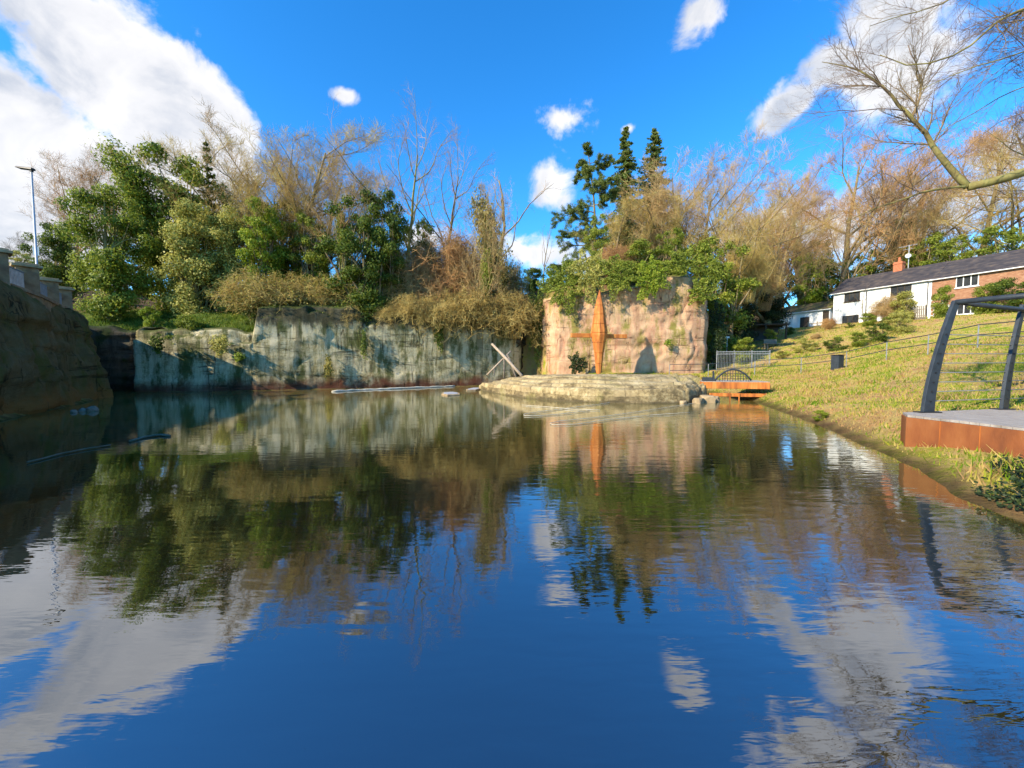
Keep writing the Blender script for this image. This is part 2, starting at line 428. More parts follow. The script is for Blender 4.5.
def sst(x, a, b):
    x = min(1, max(0, (x - a) / (b - a))); return x * x * (3 - 2 * x)

def cliff(name, path, mat, amp=0.35, strata=0.15, lean=0.0, caps=2.2, step=0.16, seed=0.0, holes=(), ledge=None, top_round=0.25, soft=0.15, tvar=0.0):
    """path: (x, y, ztop) with the open side on the right-hand side of the walk"""
    pts = resample(path, step)
    n = len(pts); rows = []
    nz_rows = 48
    for i, p in enumerate(pts):
        d = (pts[min(i + 3, n - 1)] - pts[max(i - 3, 0)]); d.z = 0; d.normalize()
        nr = Vector((d.y, -d.x, 0))
        top = p.z + 0.35 * mnoise.noise(Vector((p.x * 0.8 + seed, p.y * 0.8, 3.1))) + tvar * mnoise.noise(Vector((p.x * 0.33 + seed, p.y * 0.33, 8.1)))
        col = []
        for k in range(nz_rows + 1):
            f = k / nz_rows; z = -0.8 + (top + 0.8) * f
            q = Vector((p.x, p.y, z))
            big = mnoise.noise(Vector((q.x * 0.13 + seed, q.y * 0.13, z * 0.10)))
            dsp = amp * (1.3 * big + soft * mnoise.fractal(Vector((q.x * 0.5 + seed, q.y * 0.5, z * 0.35)), 1.0, 2.0, 5))
            st = mnoise.noise(Vector((q.x * 0.10 + seed, q.y * 0.10, z * 1.1)))
            dsp += strata * 0.6 * sst(st, 0.0, 0.06)
            s_ = i * step; wv = 0.12 * mnoise.noise(Vector((s_ * 0.5, z * 0.5, seed)))
            dsp += strata * (mnoise.cell(Vector((s_ / 2.3 + wv + seed, 0.5, z / 1.25 + wv))) - 0.5) + strata * 0.55 * (mnoise.cell(Vector((s_ / 0.8 + wv * 1.5 + seed, 3.5, z / 0.45 + wv))) - 0.5)
            crk = abs(mnoise.noise(Vector((q.x * 0.42 + 0.2 * math.sin(z * 1.3) + seed, q.y * 0.42, z * 0.07))))
            dsp -= strata * 1.5 * max(0, 1 - crk / 0.04)
            lz_ = top - (ledge[0] * (0.75 + 0.55 * mnoise.noise(Vector((s_ * 0.45, 1.7, seed))) + 0.25 * mnoise.noise(Vector((s_ * 1.9, 4.1, seed)))) if ledge else 0)
            if ledge and z > lz_: dsp -= ledge[1] * (0.6 + 0.6 * mnoise.cell(Vector((s_ / 1.7, 0.5, seed)))) * min(1.0, (z - lz_) / 0.15)
            for hx, hz0, hw, hh, hd in holes:
                e = ((q.x - hx) / hw) ** 2 + (max(0, z - hz0) / hh) ** 2
                if e < 1: dsp -= hd * min(1, (1 - e) * 3)
            dsp -= lean * f
            if f > 1 - top_round / max(top, 1): dsp -= 0.35 * ((f - (1 - top_round / max(top, 1))) / (top_round / max(top, 1))) ** 2
            col.append(q + nr * dsp)
        for k, back in enumerate((0.5, 1.0, caps)):
            q = col[nz_rows] - nr * back
            q.z = top + 0.12 * mnoise.noise(Vector((q.x, q.y, 7))) - (0.6 if k == 2 else 0.05)
            col.append(q)
        rows.append(col)
    m_ = len(rows[0])
    V = [c for r in rows for c in r]
    Fq = [(i * m_ + k, (i + 1) * m_ + k, (i + 1) * m_ + k + 1, i * m_ + k + 1) for i in range(n - 1) for k in range(m_ - 1)]
    me = mesh_np(name, np.array([tuple(v) for v in V]), Fq)
    return tag(link(name, me, mat), kind='structure')

green_rock = rock_mat('algae_sandstone', (0.53, 0.46, 0.275), (0.29, 0.25, 0.12), (0.055, 0.047, 0.022), (0.055, 0.068, 0.012), (0.115, 0.036, 0.022), (0.62, 0.54, 0.36), (4.7, 5.5, (0.022, 0.019, 0.010)), runs=1.0, stain=0.035, mossb=0.04)
red_rock = rock_mat('red_sandstone', (0.53, 0.335, 0.195), (0.44, 0.225, 0.135), (0.20, 0.10, 0.06), (0.20, 0.18, 0.035), (0.24, 0.17, 0.07), (0.56, 0.40, 0.25), runs=0.55)
brown_rock = rock_mat('mossy_bank_rock', (0.17, 0.12, 0.05), (0.12, 0.085, 0.032), (0.04, 0.033, 0.012), (0.10, 0.095, 0.018), (0.26, 0.12, 0.03), (0.22, 0.16, 0.08), None, 0.3)
shade_rock = rock_mat('shaded_recess_rock', (0.085, 0.07, 0.045), (0.05, 0.042, 0.028), (0.02, 0.017, 0.012), (0.03, 0.045, 0.01), (0.05, 0.025, 0.015), (0.10, 0.09, 0.07))  # shade of the recess and crevice put into the rock colour

cliff('cliff', [(-27.6, 33.2, 4.6), (-27.6, 31.2, 4.5), (-26.7, 28.3, 4.4), (-23, 29.1, 4.4), (-19.5, 30, 4.6), (-19.1, 30.1, 6.3), (-14.5, 32, 6.5), (-9, 34, 6.3),
                (-3.8, 36, 6.7), (0, 37.6, 7.4), (0.9, 38.6, 7.8)], green_rock, amp=0.10, strata=0.045, soft=0.06, tvar=0.55, ledge=(1.15, 0.45), seed=3)
cliff('cliff_recess', [(-28, 26.0, 5.0), (-31.2, 29.4, 5.0), (-27.2, 31.6, 4.6)], shade_rock, amp=0.3, strata=0.12, seed=9)
cliff('crevice', [(0.6, 38.0, 8.5), (1.6, 40.5, 8.8), (3.0, 40.2, 8.8), (3.3, 36.5, 8.4)], shade_rock, amp=0.4, strata=0.2, seed=12)
cliff('rock_outcrop', [(2.6, 39.5, 8.4), (3.1, 36.2, 8.0), (4.0, 34.9, 7.8), (7.0, 34.6, 8.2), (11.5, 34.4, 9.2), (15.0, 34.3, 9.8), (16.6, 34.6, 9.6), (17.7, 36.5, 9.4), (18.8, 41, 9.2),
                       (20.2, 47, 9.5), (23, 57, 10)], red_rock, amp=0.14, strata=0.11, soft=0.03, tvar=0.8, seed=21)
cliff('rock_bank', [(-13.6, 1, 5.45), (-15.0, 6, 5.45), (-16.4, 9, 5.45), (-18.2, 14, 5.45), (-23.1, 22, 5.35), (-24.1, 24.3, 5.1), (-28.0, 27.3, 5.0), (-30.3, 29.2, 4.9), (-33, 29, 4.9)], brown_rock, amp=0.7, strata=0.10, lean=0.9, seed=33, caps=1.2, top_round=0.9, soft=0.5)

# ------------------------------------------------------------------ materials of built things
rust = simple('rust_steel', [(0.34, (0.25, 0.075, 0.02)), (0.46, (0.46, 0.145, 0.03)), (0.56, (0.54, 0.185, 0.036)), (0.68, (0.60, 0.26, 0.07))], 2.6, (1.6, 1.6, 0.25), 0.75, 0.01, bscale=14, detail=9)
rust_brown = simple('corten_fascia', [(0.3, (0.13, 0.042, 0.016)), (0.46, (0.22, 0.07, 0.021)), (0.56, (0.255, 0.088, 0.026)), (0.72, (0.30, 0.125, 0.05))], 2.0, (1, 1, 0.45), 0.7, 0.006, bscale=30, detail=9)
slate_paint = simple('slate_blue_paint', [(0.3, (0.022, 0.028, 0.036)), (0.7, (0.04, 0.05, 0.06))], 6, rough=0.45, bump=0.002, bscale=60)
steel = simple('steel_cable', [(0.3, (0.25, 0.24, 0.22)), (0.7, (0.35, 0.33, 0.30))], 6, rough=0.4, metal=0.6)
decking = simple('grey_decking', [(0.3, (0.22, 0.19, 0.16)), (0.5, (0.33, 0.29, 0.25)), (0.7, (0.40, 0.36, 0.31))], 5, (6, 0.6, 1), 0.85, 0.006)
white_paint = simple('white_render', [(0.3, (0.66, 0.66, 0.63)), (0.6, (0.80, 0.80, 0.78))], 1.2, (1, 1, .5), 0.85, 0.01)
brick = simple('orange_brick', [(0.3, (0.20, 0.09, 0.05)), (0.5, (0.30, 0.15, 0.085)), (0.7, (0.38, 0.22, 0.13))], 3.5, (1, 1, 4), 0.9, 0.01)
slate = simple('roof_slate', [(0.3, (0.030, 0.028, 0.032)), (0.5, (0.055, 0.048, 0.05)), (0.7, (0.11, 0.085, 0.07))], 1.3, (1, 1, 3), 0.7, 0.02, bscale=9)
moss_roof = simple('mossy_tiles', [(0.3, (0.06, 0.045, 0.03)), (0.5, (0.12, 0.09, 0.04)), (0.68, (0.16, 0.16, 0.035))], 1.2, (1, 1, 2), 0.9, 0.03, bscale=9)
glass = simple('window_glass', [(0.3, (0.02, 0.022, 0.026)), (0.7, (0.05, 0.055, 0.06))], 1.5, rough=0.08, spec=0.6)
dark_wood = simple('dark_timber', [(0.3, (0.03, 0.022, 0.016)), (0.7, (0.07, 0.05, 0.035))], 4, (1, 1, 5), 0.85)
pale_wood = simple('pale_timber', [(0.3, (0.24, 0.18, 0.12)), (0.5, (0.36, 0.28, 0.20)), (0.7, (0.46, 0.38, 0.28))], 4, (4, 4, 1), 0.85, 0.01)
grey_wood = simple('weathered_timber', [(0.3, (0.12, 0.10, 0.08)), (0.7, (0.26, 0.22, 0.17))], 4, (4, 4, 1), 0.9, 0.01)
sandstone = simple('coping_stone', [(0.3, (0.22, 0.15, 0.08)), (0.5, (0.34, 0.25, 0.14)), (0.7, (0.42, 0.33, 0.20))], 2.5, rough=0.9, bump=0.02)
galv = simple('galvanised_steel', [(0.3, (0.42, 0.44, 0.46)), (0.7, (0.58, 0.60, 0.62))], 3, rough=0.45, metal=0.4)
black_metal = simple('black_metal', [(0.3, (0.012, 0.012, 0.014)), (0.7, (0.03, 0.03, 0.034))], 5, rough=0.5)
grey_metal = simple('grey_metal', [(0.3, (0.16, 0.17, 0.18)), (0.7, (0.26, 0.27, 0.28))], 5, rough=0.6)
foam = simple('pale_weathered_float', [(0.3, (0.38, 0.35, 0.26)), (0.7, (0.60, 0.56, 0.46))], 3, rough=0.8, bump=0.02)
dirty_float = simple('dirty_grey_float', [(0.3, (0.07, 0.08, 0.05)), (0.7, (0.17, 0.17, 0.13))], 3, rough=0.8, bump=0.02)
pier_stone = simple('brown_pier_stone', [(0.3, (0.16, 0.09, 0.05)), (0.5, (0.25, 0.16, 0.085)), (0.7, (0.33, 0.23, 0.13))], 2.5, rough=0.9, bump=0.02)
pale_stone = simple('pale_stone', [(0.3, (0.13, 0.11, 0.08)), (0.7, (0.24, 0.21, 0.17))], 5, rough=0.9, bump=0.03)
terracotta = simple('terracotta', [(0.3, (0.36, 0.11, 0.05)), (0.7, (0.48, 0.18, 0.09))], 5, rough=0.8)
sign_white = simple('sign_white', [(0.3, (0.72, 0.72, 0.70)), (0.7, (0.80, 0.80, 0.78))], 5, rough=0.5)
hall_grey = simple('distant_grey_wall', [(0.3, (0.30, 0.32, 0.35)), (0.7, (0.38, 0.40, 0.43))], 1, rough=0.8)

# coursed stone of the sloping apron
m, t, out, geo = new_mat('coursed_stone_apron'); pos = geo.outputs['Position']
at_ = t.n('ShaderNodeAttribute'); at_.attribute_name = 'uvp'
bt = t.n('ShaderNodeTexBrick'); t.l(at_.outputs['Vector'], bt.inputs['Vector'])
bt.inputs['Scale'].default_value = 1.0; bt.inputs['Mortar Size'].default_value = 0.022; bt.inputs['Brick Width'].default_value = 0.95; bt.inputs['Row Height'].default_value = 0.46
bt.inputs['Color1'].default_value = (0.47, 0.365, 0.19, 1); bt.inputs['Color2'].default_value = (0.28, 0.205, 0.10, 1); bt.inputs['Mortar'].default_value = (0.09, 0.065, 0.03, 1)
nz = t.noise(pos, 1.1, 6, 0.65)
fine = t.noise(pos, 7, 6, 0.7)
wash = t.ramp(t.math('ADD', t.math('MULTIPLY', nz, .6), t.math('MULTIPLY', fine, .4)), [(0.40, (0.09, 0.065, 0.025)), (0.47, (0.24, 0.175, 0.075)), (0.53, (0.40, 0.31, 0.15)), (0.61, (0.52, 0.43, 0.25))])
# courses show in patches and are worn away elsewhere
worn = t.maprange(t.noise(pos, 0.45, 4, 0.6), 0.44, 0.60, 0.1, 0.75, True)
c = t.mix(worn, wash, bt.outputs[0])
spz = t.n('ShaderNodeSeparateXYZ'); t.l(pos, spz.inputs[0])
c = t.mix(t.maprange(t.math('ADD', spz.outputs[2], t.math('MULTIPLY', t.math('SUBTRACT', nz, 0.5), 0.5)), 0.02, 0.2, 0.85, 0.0, True), c, (0.06, 0.045, 0.018))
c = t.mix(t.maprange(t.noise(pos, 0.6, 6, 0.7), 0.54, 0.66, 0, 0.55, True), c, (0.17, 0.15, 0.04))
b = t.n('ShaderNodeBsdfPrincipled'); b.inputs['Roughness'].default_value = 0.9
t.l(c, b.inputs['Base Color'])
bp = t.n('ShaderNodeBump'); bp.inputs['Distance'].default_value = 0.07; bp.inputs['Strength'].default_value = 0.8
t.l(t.math('SUBTRACT', t.math('MULTIPLY', fine, 0.8), t.math('MULTIPLY', bt.outputs[1], 0.5)), bp.inputs['Height']); t.l(bp.outputs[0], b.inputs['Normal'])
t.l(b.outputs[0], out.inputs[0]); apron_stone = m

# ------------------------------------------------------------------ stone platform (low apron in the water)
outer = [(-2.6, 31.4), (-1.6, 28.6), (-0.4, 25.6), (0.76, 23.5), (2.6, 21.6), (4.5, 20.5), (6.9, 20.0), (9.0, 20.3), (10.7, 21.9)]
inner = [(-0.4, 31.6), (0.3, 29.4), (1.2, 27.2), (2.2, 25.6), (3.6, 24.4), (5.2, 23.7), (7.0, 23.4), (8.9, 23.3), (10.6, 23.6)]
ztop = [0.62, 1.0, 1.24, 1.32, 1.36, 1.37, 1.37, 1.36, 1.32]
NS, NU = 200, 64
def lerp_list(L, f):
    x = f * (len(L) - 1); i = min(int(x), len(L) - 2); g = x - i
    if isinstance(L[0], tuple): return tuple(a * (1 - g) + b_ * g for a, b_ in zip(L[i], L[i + 1]))
    return L[i] * (1 - g) + L[i + 1] * g
V, UV, slen = [], [], 0.0
prev = None
for i in range(NS + 1):
    f = i / NS; o_, n_, zt = lerp_list(outer, f), lerp_list(inner, f), lerp_list(ztop, f)
    if prev: slen += math.dist(prev, o_)
    prev = o_
    prof = [(-0.03, -0.7), (0.0, 0.20)] + [(u, 0.0) for u in np.linspace(0.02, 1.0, NU - 4)] + [(1.35, None), (2.2, None)]
    for j, (u, z) in enumerate(prof):
        x, y = o_[0] + (n_[0] - o_[0]) * u, o_[1] + (n_[1] - o_[1]) * u
        if j == 1 or j > 1 and z == 0.0:
            uu = min(u, 1)
            zz = 0.22 + (zt - 0.22) * (0.34 * sst(uu, 0.0, 0.03) + 0.56 * min(1, uu / 0.62) + 0.10 * sst(uu, 0.6, 1.0))
            lay = 0.19 + 0.05 * mnoise.noise(Vector((slen * 0.12, 0, 2)))
            q4 = zz / lay + 0.4 * mnoise.noise(Vector((slen * 0.2, u * 2, 9)))
            wgt = 0.9 * (1 - sst(uu, 0.55, 0.8)) * (0.35 + 0.65 * sst(mnoise.noise(Vector((slen * 0.25, u * 1.5, 5))), -0.2, 0.25))
            zz += wgt * lay * (sst(q4 - math.floor(q4), 0.0, 0.13) - (q4 - math.floor(q4)))
            zz += 0.035 * mnoise.noise(Vector((x * 1.1, y * 1.1, 0))) + 0.025 * mnoise.noise(Vector((x * 4, y * 4, 0)))
            if f > 0.86: zz += 0.30 * mnoise.noise(Vector((x * 1.9, y * 1.9, 4))) * (1 if u < 0.8 else 0.3)
        elif z is None: zz = zt + 0.02 * mnoise.noise(Vector((x, y, 0))) - (0.25 if u > 2 else 0)
        else: zz = z
        V.append((x, y, zz)); UV.append((slen, u * 3.6, 0))
k = len(prof)
Fq = [(i * k + j, (i + 1) * k + j, (i + 1) * k + j + 1, i * k + j + 1) for i in range(NS) for j in range(k - 1)]
me = mesh_np('stone_platform', np.array(V), Fq)
a = me.attributes.new('uvp', 'FLOAT_VECTOR', 'POINT'); a.data.foreach_set('vector', np.array(UV, np.float32).ravel())
tag(link('stone_platform', me, apron_stone), 'low tan stone platform with sloping coursed apron before the red rock', 'stone platform')

rngS = random.Random(8)
for (x_s, y_s, r_s, lb_s) in ((10.2, 20.85, 0.42, 'largest rough tan boulder at the right end of the stone platform'), (10.75, 21.35, 0.32, 'rough tan boulder at the right end of the platform beside the footbridge'),
                              (9.5, 20.35, 0.3, 'rough tan boulder left of the largest one along the platform edge'), (10.5, 20.75, 0.2, 'small tan rock in the water in front of the largest boulder'), (8.7, 20.2, 0.17, 'smallest tan rock farthest left along the platform edge')):
    bm = bmesh.new(); bmesh.ops.create_icosphere(bm, subdivisions=3, radius=1)
    for vv in bm.verts:
        k_ = 1 + 0.35 * mnoise.noise(vv.co * 1.1 + Vector((x_s * 7, 0, 0))) + 0.12 * mnoise.noise(vv.co * 3.5)
        vv.co = Vector((max(-.8, min(.8, vv.co.x * k_)) * r_s * 1.3, max(-.75, min(.75, vv.co.y * k_)) * r_s, max(-.7, min(.62, vv.co.z * k_)) * r_s))
    me = bpy.data.meshes.new('boulder'); bm.to_mesh(me); bm.free()
    o = link('boulder', me, sandstone); o.location = (x_s, y_s, r_s * 0.25); o.rotation_euler = (0, 0, rngS.uniform(0, 6)); tag(o, lb_s, 'boulder')
# ------------------------------------------------------------------ rust coloured sculpture
SX, SY, SZ = 6.72, 31.0, hz(6.72, 31.0)
SZ = min(SZ, 1.42)
t_ = thing('cross_sculpture', 'tall rust orange spindle shaped cross sculpture standing before the red rock', 'sculpture', (SX, SY, SZ - 0.15), 0.15)
H = at(598, 290, SY).z - SZ + 0.15
prof = [(0.0, 0.15), (0.05, 0.22), (0.25, 0.36), (0.40, 0.52), (0.48, 0.66), (0.52, 0.66), (0.60, 0.57), (0.78, 0.40), (0.88, 0.24), (1.0, 0.02)]
def wid(f):
    for (a0, w0), (a1, w1) in zip(prof, prof[1:]):
        if f <= a1: return w0 + (w1 - w0) * (f - a0) / (a1 - a0)
seams = [0.145, 0.27, 0.39, 0.50, 0.605, 0.715, 0.82]
pl, rs = [], sorted([p[0] for p in prof] + [s + d for s in seams for d in (-0.004, -0.002, 0.002, 0.004)])
for f in rs:
    w = wid(f)
    if any(abs(f - s) < 0.003 for s in seams): w -= 0.035
    pl.append((w, f * H))
b_ = MB().lathe(pl, 10); b_.build('spindle', rust, t_)
zc = at(598, 335.5, SY).z - SZ + 0.15
MB().box(-2.25, -0.55, -0.10, 0.10, zc - 0.17, zc + 0.15).build('crossbar', rust, t_, 0.02)
MB().box(0.55, 2.25, -0.10, 0.10, zc - 0.19, zc + 0.11).build('crossbar', rust, t_, 0.02)
MB().box(-0.45, 0.45, -0.45, 0.45, 0.0, 0.10).build('base_plate', rust, t_, 0.015)

# ------------------------------------------------------------------ timber tripod
t_ = thing('timber_tripod', 'leaning tripod of pale timber poles at the left tip of the stone platform', 'timber tripod', (-0.6, 31.2, 0.0))
def pole(a, b_, r, parent, mat, name='pole'):
    o_ = Vector(parent.location)
    return MB().tube([a - o_, (a + b_) / 2 - o_ + Vector((0.02, 0, 0.03)), b_ - o_], [r, r * .95, r * .8], 8).build(name, mat, parent, smooth=True)
D = 31.5
pole(at(522, 376, 29.5), at(492, 344, 32.0), 0.12, t_, pale_wood)
pole(at(487, 375, 31.0), at(511, 351, 31.6), 0.075, t_, pale_wood)
pole(at(516, 377, 30.0), at(507, 354, 31.0), 0.075, t_, grey_wood)
pole(at(504, 378, 31.0), at(504, 358, 31.2), 0.06, t_, grey_wood)
pole(at(494, 376, 31.0), at(494, 366, 31.2), 0.05, t_, grey_wood)

# ------------------------------------------------------------------ rust footbridge
bx0, by0, bx1, by1 = 10.55, 21.9, 13.7, 21.2
ang = math.atan2(by1 - by0, bx1 - bx0); L = math.hypot(bx1 - bx0, by1 - by0)
t_ = thing('footbridge', 'small rust orange footbridge between the stone platform and the grassy bank', 'footbridge', (bx0, by0, 0), ang)
MB().box(-0.1, L, 0, 2.0, 0.66, 1.02).build('deck_beam', rust, t_, 0.01)
MB().box(-0.1, L, 0.01, 1.99, 1.024, 1.06).build('decking', decking, t_)
MB().box(0.25, L + 0.1, 0.15, 0.33, 0.22, 0.40).build('lower_beam', rust, t_, 0.01)
for x in (1.3, 1.75): MB().box(x, x + 0.05, 0.08, 0.13, -0.4, 0.42).build('ladder_rail', rust, t_)
arc = [(0.55 + 2.0 * s, 0.12, 1.08 + 0.62 * math.sin(PI * min(1, s * 1.1)) ** 0.8) for s in np.linspace(0, 0.9, 13)]
MB().tube(arc, 0.045, 8).build('arched_handrail', slate_paint, t_, smooth=True)
gm = MB()
for s in np.linspace(0.12, 0.84, 12):
    x = 0.55 + 2.0 * s; z = 1.08 + 0.62 * math.sin(PI * min(1, s * 1.1)) ** 0.8
    gm.tube([(x, 0.12, 1.06), (x, 0.12, z)], 0.015, 5)
for zz in (1.2, 1.34, 1.48): gm.tube([(0.9, 0.12, zz), (2.15, 0.12, zz)], 0.012, 5)
gm.build('railing_mesh', slate_paint, t_)
MB().poly3([(0.42, 0.1, 1.06), (0.56, 0.1, 1.06), (0.50, 0.1, 1.62), (0.44, 0.1, 1.62)], [(0.42, 0.18, 1.06), (0.56, 0.18, 1.06), (0.50, 0.18, 1.62), (0.44, 0.18, 1.62)]).build('railing_post', slate_paint, t_)
MB().box(-0.05, 0.42, 0.1, 0.4, 1.065, 1.27).build('end_box', slate_paint, t_, 0.02)

# ------------------------------------------------------------------ prow shaped viewing deck at the right
DX, DY, DT = 9.5, 8.0, 0.88
t_ = thing('viewing_deck', 'rust sided viewing deck shaped like a boat prow, with slate grey curved railing', 'viewing deck', (DX, DY, 0))
def loc(p): return (p[0] - DX, p[1] - DY)
deckpoly = [(8.72, 8.80), (8.97, 7.0), (9.6, 4.6), (10.6, 2.6), (14.0, 2.6), (14.0, 10.4), (12.6, 10.1), (9.1, 9.3)]
MB().prism([loc(p) for p in deckpoly], 0.06, DT - 0.055).build('fascia', rust_brown, t_, 0.008)
# boards laid across the deck, each a strip cut from the deck outline
def clip(poly, c, keep):
    outp = []
    for (x0_, y0_), (x1_, y1_) in zip(poly, poly[1:] + poly[:1]):
        in0, in1 = keep * (y0_ - c) >= 0, keep * (y1_ - c) >= 0
        if in0: outp.append((x0_, y0_))
        if in0 != in1: f_ = (c - y0_) / (y1_ - y0_); outp.append((x0_ + (x1_ - x0_) * f_, c))
    return outp
dk = MB(); inner_ = [(11 + (x - 11) * 0.997, 7 + (y - 7) * 0.992) for x, y in deckpoly]; yb = 2.55
while yb < 10.5:
    st_ = clip(clip(inner_, yb + 0.006, 1), yb + 0.146, -1)
    if len(st_) >= 3: dk.prism([loc(p) for p in st_], DT - 0.05, DT - 0.003 * ((int(yb * 37) % 3)))
    yb += 0.152
dk.build('decking', decking, t_)
for k_ in range(1, 3):
    a_ = Vector((8.72, 8.80)).lerp(Vector((8.97, 7.0)), k_ / 3 * 1.05)
    MB().box(a_.x - DX - 0.012, a_.x - DX + 0.02, a_.y - DY - 0.004, a_.y - DY + 0.004, 0.10, DT - 0.06).build('seam', rust, t_)
def rib_pt(base, lean, h, f):
    off = 0.66 * f ** 1.6
    return Vector((*loc(base), 0)) + Vector((lean[0] * off, lean[1] * off, DT + 0.004 + h * f))
def rib(base, lean, h, w0, w1, th):
    """flat plate post that curves outwards; base point, lean direction (unit xy), height"""
    lx, ly = lean; mb = MB(); rows = []
    N = 14
    for i in range(N + 1):
        f = i / N; w = w0 + (w1 - w0) * f; c_ = rib_pt(base, lean, h, f); px_, py_ = -ly * th / 2, lx * th / 2
        rows.append([(c_.x - lx * w / 2 + px_, c_.y - ly * w / 2 + py_, c_.z), (c_.x + lx * w / 2 + px_, c_.y + ly * w / 2 + py_, c_.z),
                     (c_.x + lx * w / 2 - px_, c_.y + ly * w / 2 - py_, c_.z), (c_.x - lx * w / 2 - px_, c_.y - ly * w / 2 - py_, c_.z)])
    vs_ = [[mb.bm.verts.new(p) for p in r] for r in rows]
    for r0, r1 in zip(vs_, vs_[1:]):
        for k in range(4): mb.bm.faces.new((r0[k], r0[(k + 1) % 4], r1[(k + 1) % 4], r1[k]))
    mb.bm.faces.new(vs_[0]); mb.bm.faces.new(vs_[-1])
    return mb.build('railing_post', slate_paint, t_, 0.006)
POSTS = [((9.60, 9.20), (0.985, 0.17), 2.58), ((12.18, 9.86), (0.93, 0.36), 2.6), ((13.7, 10.2), (0.8, 0.6), 2.6)]
for (bs, ln, h) in POSTS:
    rb = rib(bs, ln, h, 0.32, 0.17, 0.07)
    b0 = Vector((*loc(bs), DT)); MB().box(b0.x - 0.24, b0.x + 0.24, b0.y - 0.10, b0.y + 0.10, DT + 0.002, DT + 0.022).build('foot_plate', black_metal, rb)
    for k in range(8):
        p = rib_pt(bs, ln, h, 0.10 + 0.085 * k); MB().box(p.x - 0.016, p.x + 0.016, p.y - 0.055, p.y + 0.055, p.z - 0.016, p.z + 0.016).build('cable_fitting', black_metal, rb)
def rail(pts, r, name, mat): return MB().tube(pts, r, 10).build(name, mat, t_, smooth=True)
tip = rib_pt(*POSTS[0], 0.985)
rail([tip, tip + Vector((0.9, -1.0, 0.03)), tip + Vector((1.9, -2.4, 0.06))], 0.06, 'handrail', slate_paint)
rail([tip, rib_pt(*POSTS[1], 0.96) + Vector((0, -.1, -.05)), rib_pt(*POSTS[2], 0.95)], 0.052, 'handrail', slate_paint)
for k in range(8):
    f = 0.10 + 0.085 * k
    rail([rib_pt(*POSTS[0], f), rib_pt(*POSTS[1], f), rib_pt(*POSTS[2], f)], 0.011, 'cable', steel)

# ------------------------------------------------------------------ road parapet with piers, lamp, sign
PIERS = [(-21.2, 16.6), (-23.0, 19.2), (-25.7, 22.4), (-27.7, 24.9)]
t_ = thing('parapet_wall', 'low sandstone parapet with square piers above the shaded left bank, grey railing panels between them', 'parapet wall', (-23, 19, 4.95))
o_ = Vector((-23, 19, 4.95))
ext = [(-19.3, 11.0)] + PIERS + [(-29.6, 27.0)]
for a_, b_2 in zip(ext, ext[1:]):
    a3, b3 = Vector((*a_, 0)) - o_, Vector((*b_2, 0)) - o_
    d = (b3 - a3).normalized(); n_ = Vector((-d.y, d.x, 0)); a3.z = b3.z = 0
    lp = lambda off, z: [a3 + n_ * off + Vector((0, 0, z)), b3 + n_ * off + Vector((0, 0, z))]
    q0 = lp(-0.42, -2.2) + lp(0.22, -2.2)[::-1]; q1 = lp(-0.42, 0.24) + lp(0.22, 0.24)[::-1]
    MB().poly3(q0, q1).build('wall', pier_stone, t_)
    q0 = lp(-0.48, 0.244) + lp(0.30, 0.244)[::-1]; q1 = lp(-0.45, 0.40) + lp(0.27, 0.40)[::-1]
    MB().poly3(q0, q1).build('coping', pier_stone, t_)
for i, (a_, b_2) in enumerate(zip(ext[:4], ext[1:5])):
    a3, b3 = Vector((*a_, 0)) - o_, Vector((*b_2, 0)) - o_; a3.z = b3.z = 0
    mb = MB(); nb = int((b3 - a3).length / 0.13)
    for k in range(nb):
        p = a3.lerp(b3, (k + .5) / nb); mb.tube([p + Vector((0, 0, 0.39)), p + Vector((0, 0, 1.30))], 0.03, 5)
    for zz in (0.5, 1.30): mb.tube([a3 + Vector((0, 0, zz)), b3 + Vector((0, 0, zz))], 0.04, 6)
    mb.build('railing_panel', grey_metal, t_)
for (x, y) in PIERS:
    a2 = 0.95
    px_, py_ = x + 23, y - 19
    c_, s_ = math.cos(a2), math.sin(a2)
    sq = lambda h: [(px_ + c_ * i - s_ * j, py_ + s_ * i + c_ * j) for i, j in ((-h, -h), (h, -h), (h, h), (-h, h))]
    pr = MB().prism(sq(0.36), -1.0, 1.58).build('pier', pier_stone, t_, 0.015)
    cp = MB().prism(sq(0.48), 1.585, 1.70); cp.prism(sq(0.38), 1.70, 1.78); cp.build('pier_cap', sandstone, pr, 0.01)

lx, ly = -26.95, 23.0; lz = hz(lx, ly)
t_ = thing('street_lamp', 'slim grey street lamp with a flat black head above the left parapet', 'street lamp', (lx, ly, lz))
topz = at(35, 170, 23).z - lz
dx = at(35, 170, 23).x - at(44, 282, 23).x
MB().tube([(0, 0, -0.2), (0, 0, 1.4), (0, 0, 1.45), (0, 0, topz)], [0.09, 0.085, 0.065, 0.045], 10).build('pole', galv, t_, smooth=True)
hd = MB(); hd.poly3([(0.12, -0.12, topz - 0.02), (0.12, 0.12, topz - 0.02), (-0.75, 0.16, topz + 0.10), (-0.75, -0.16, topz + 0.10)],
                    [(0.12, -0.10, topz + 0.10), (0.12, 0.10, topz + 0.10), (-0.72, 0.13, topz + 0.17), (-0.72, -0.13, topz + 0.17)]); hd.build('lamp_head', black_metal, t_, 0.01)
MB().box(-0.06, 0.06, -0.06, 0.06, topz - 0.10, topz + 0.0).build('bracket', black_metal, t_)
sx, sy = at(36, 251, 24.5).x, 24.5; sz = hz(sx, sy)
t_ = thing('road_sign', 'small white sign plate on a thin post beside the left street lamp', 'sign', (sx, sy, sz), 0.5)
ct = at(36, 251, 24.5).z - sz
MB().tube([(0, 0.03, -0.2), (0, 0.03, ct + 0.3)], 0.03, 8).build('post', galv, t_, smooth=True)
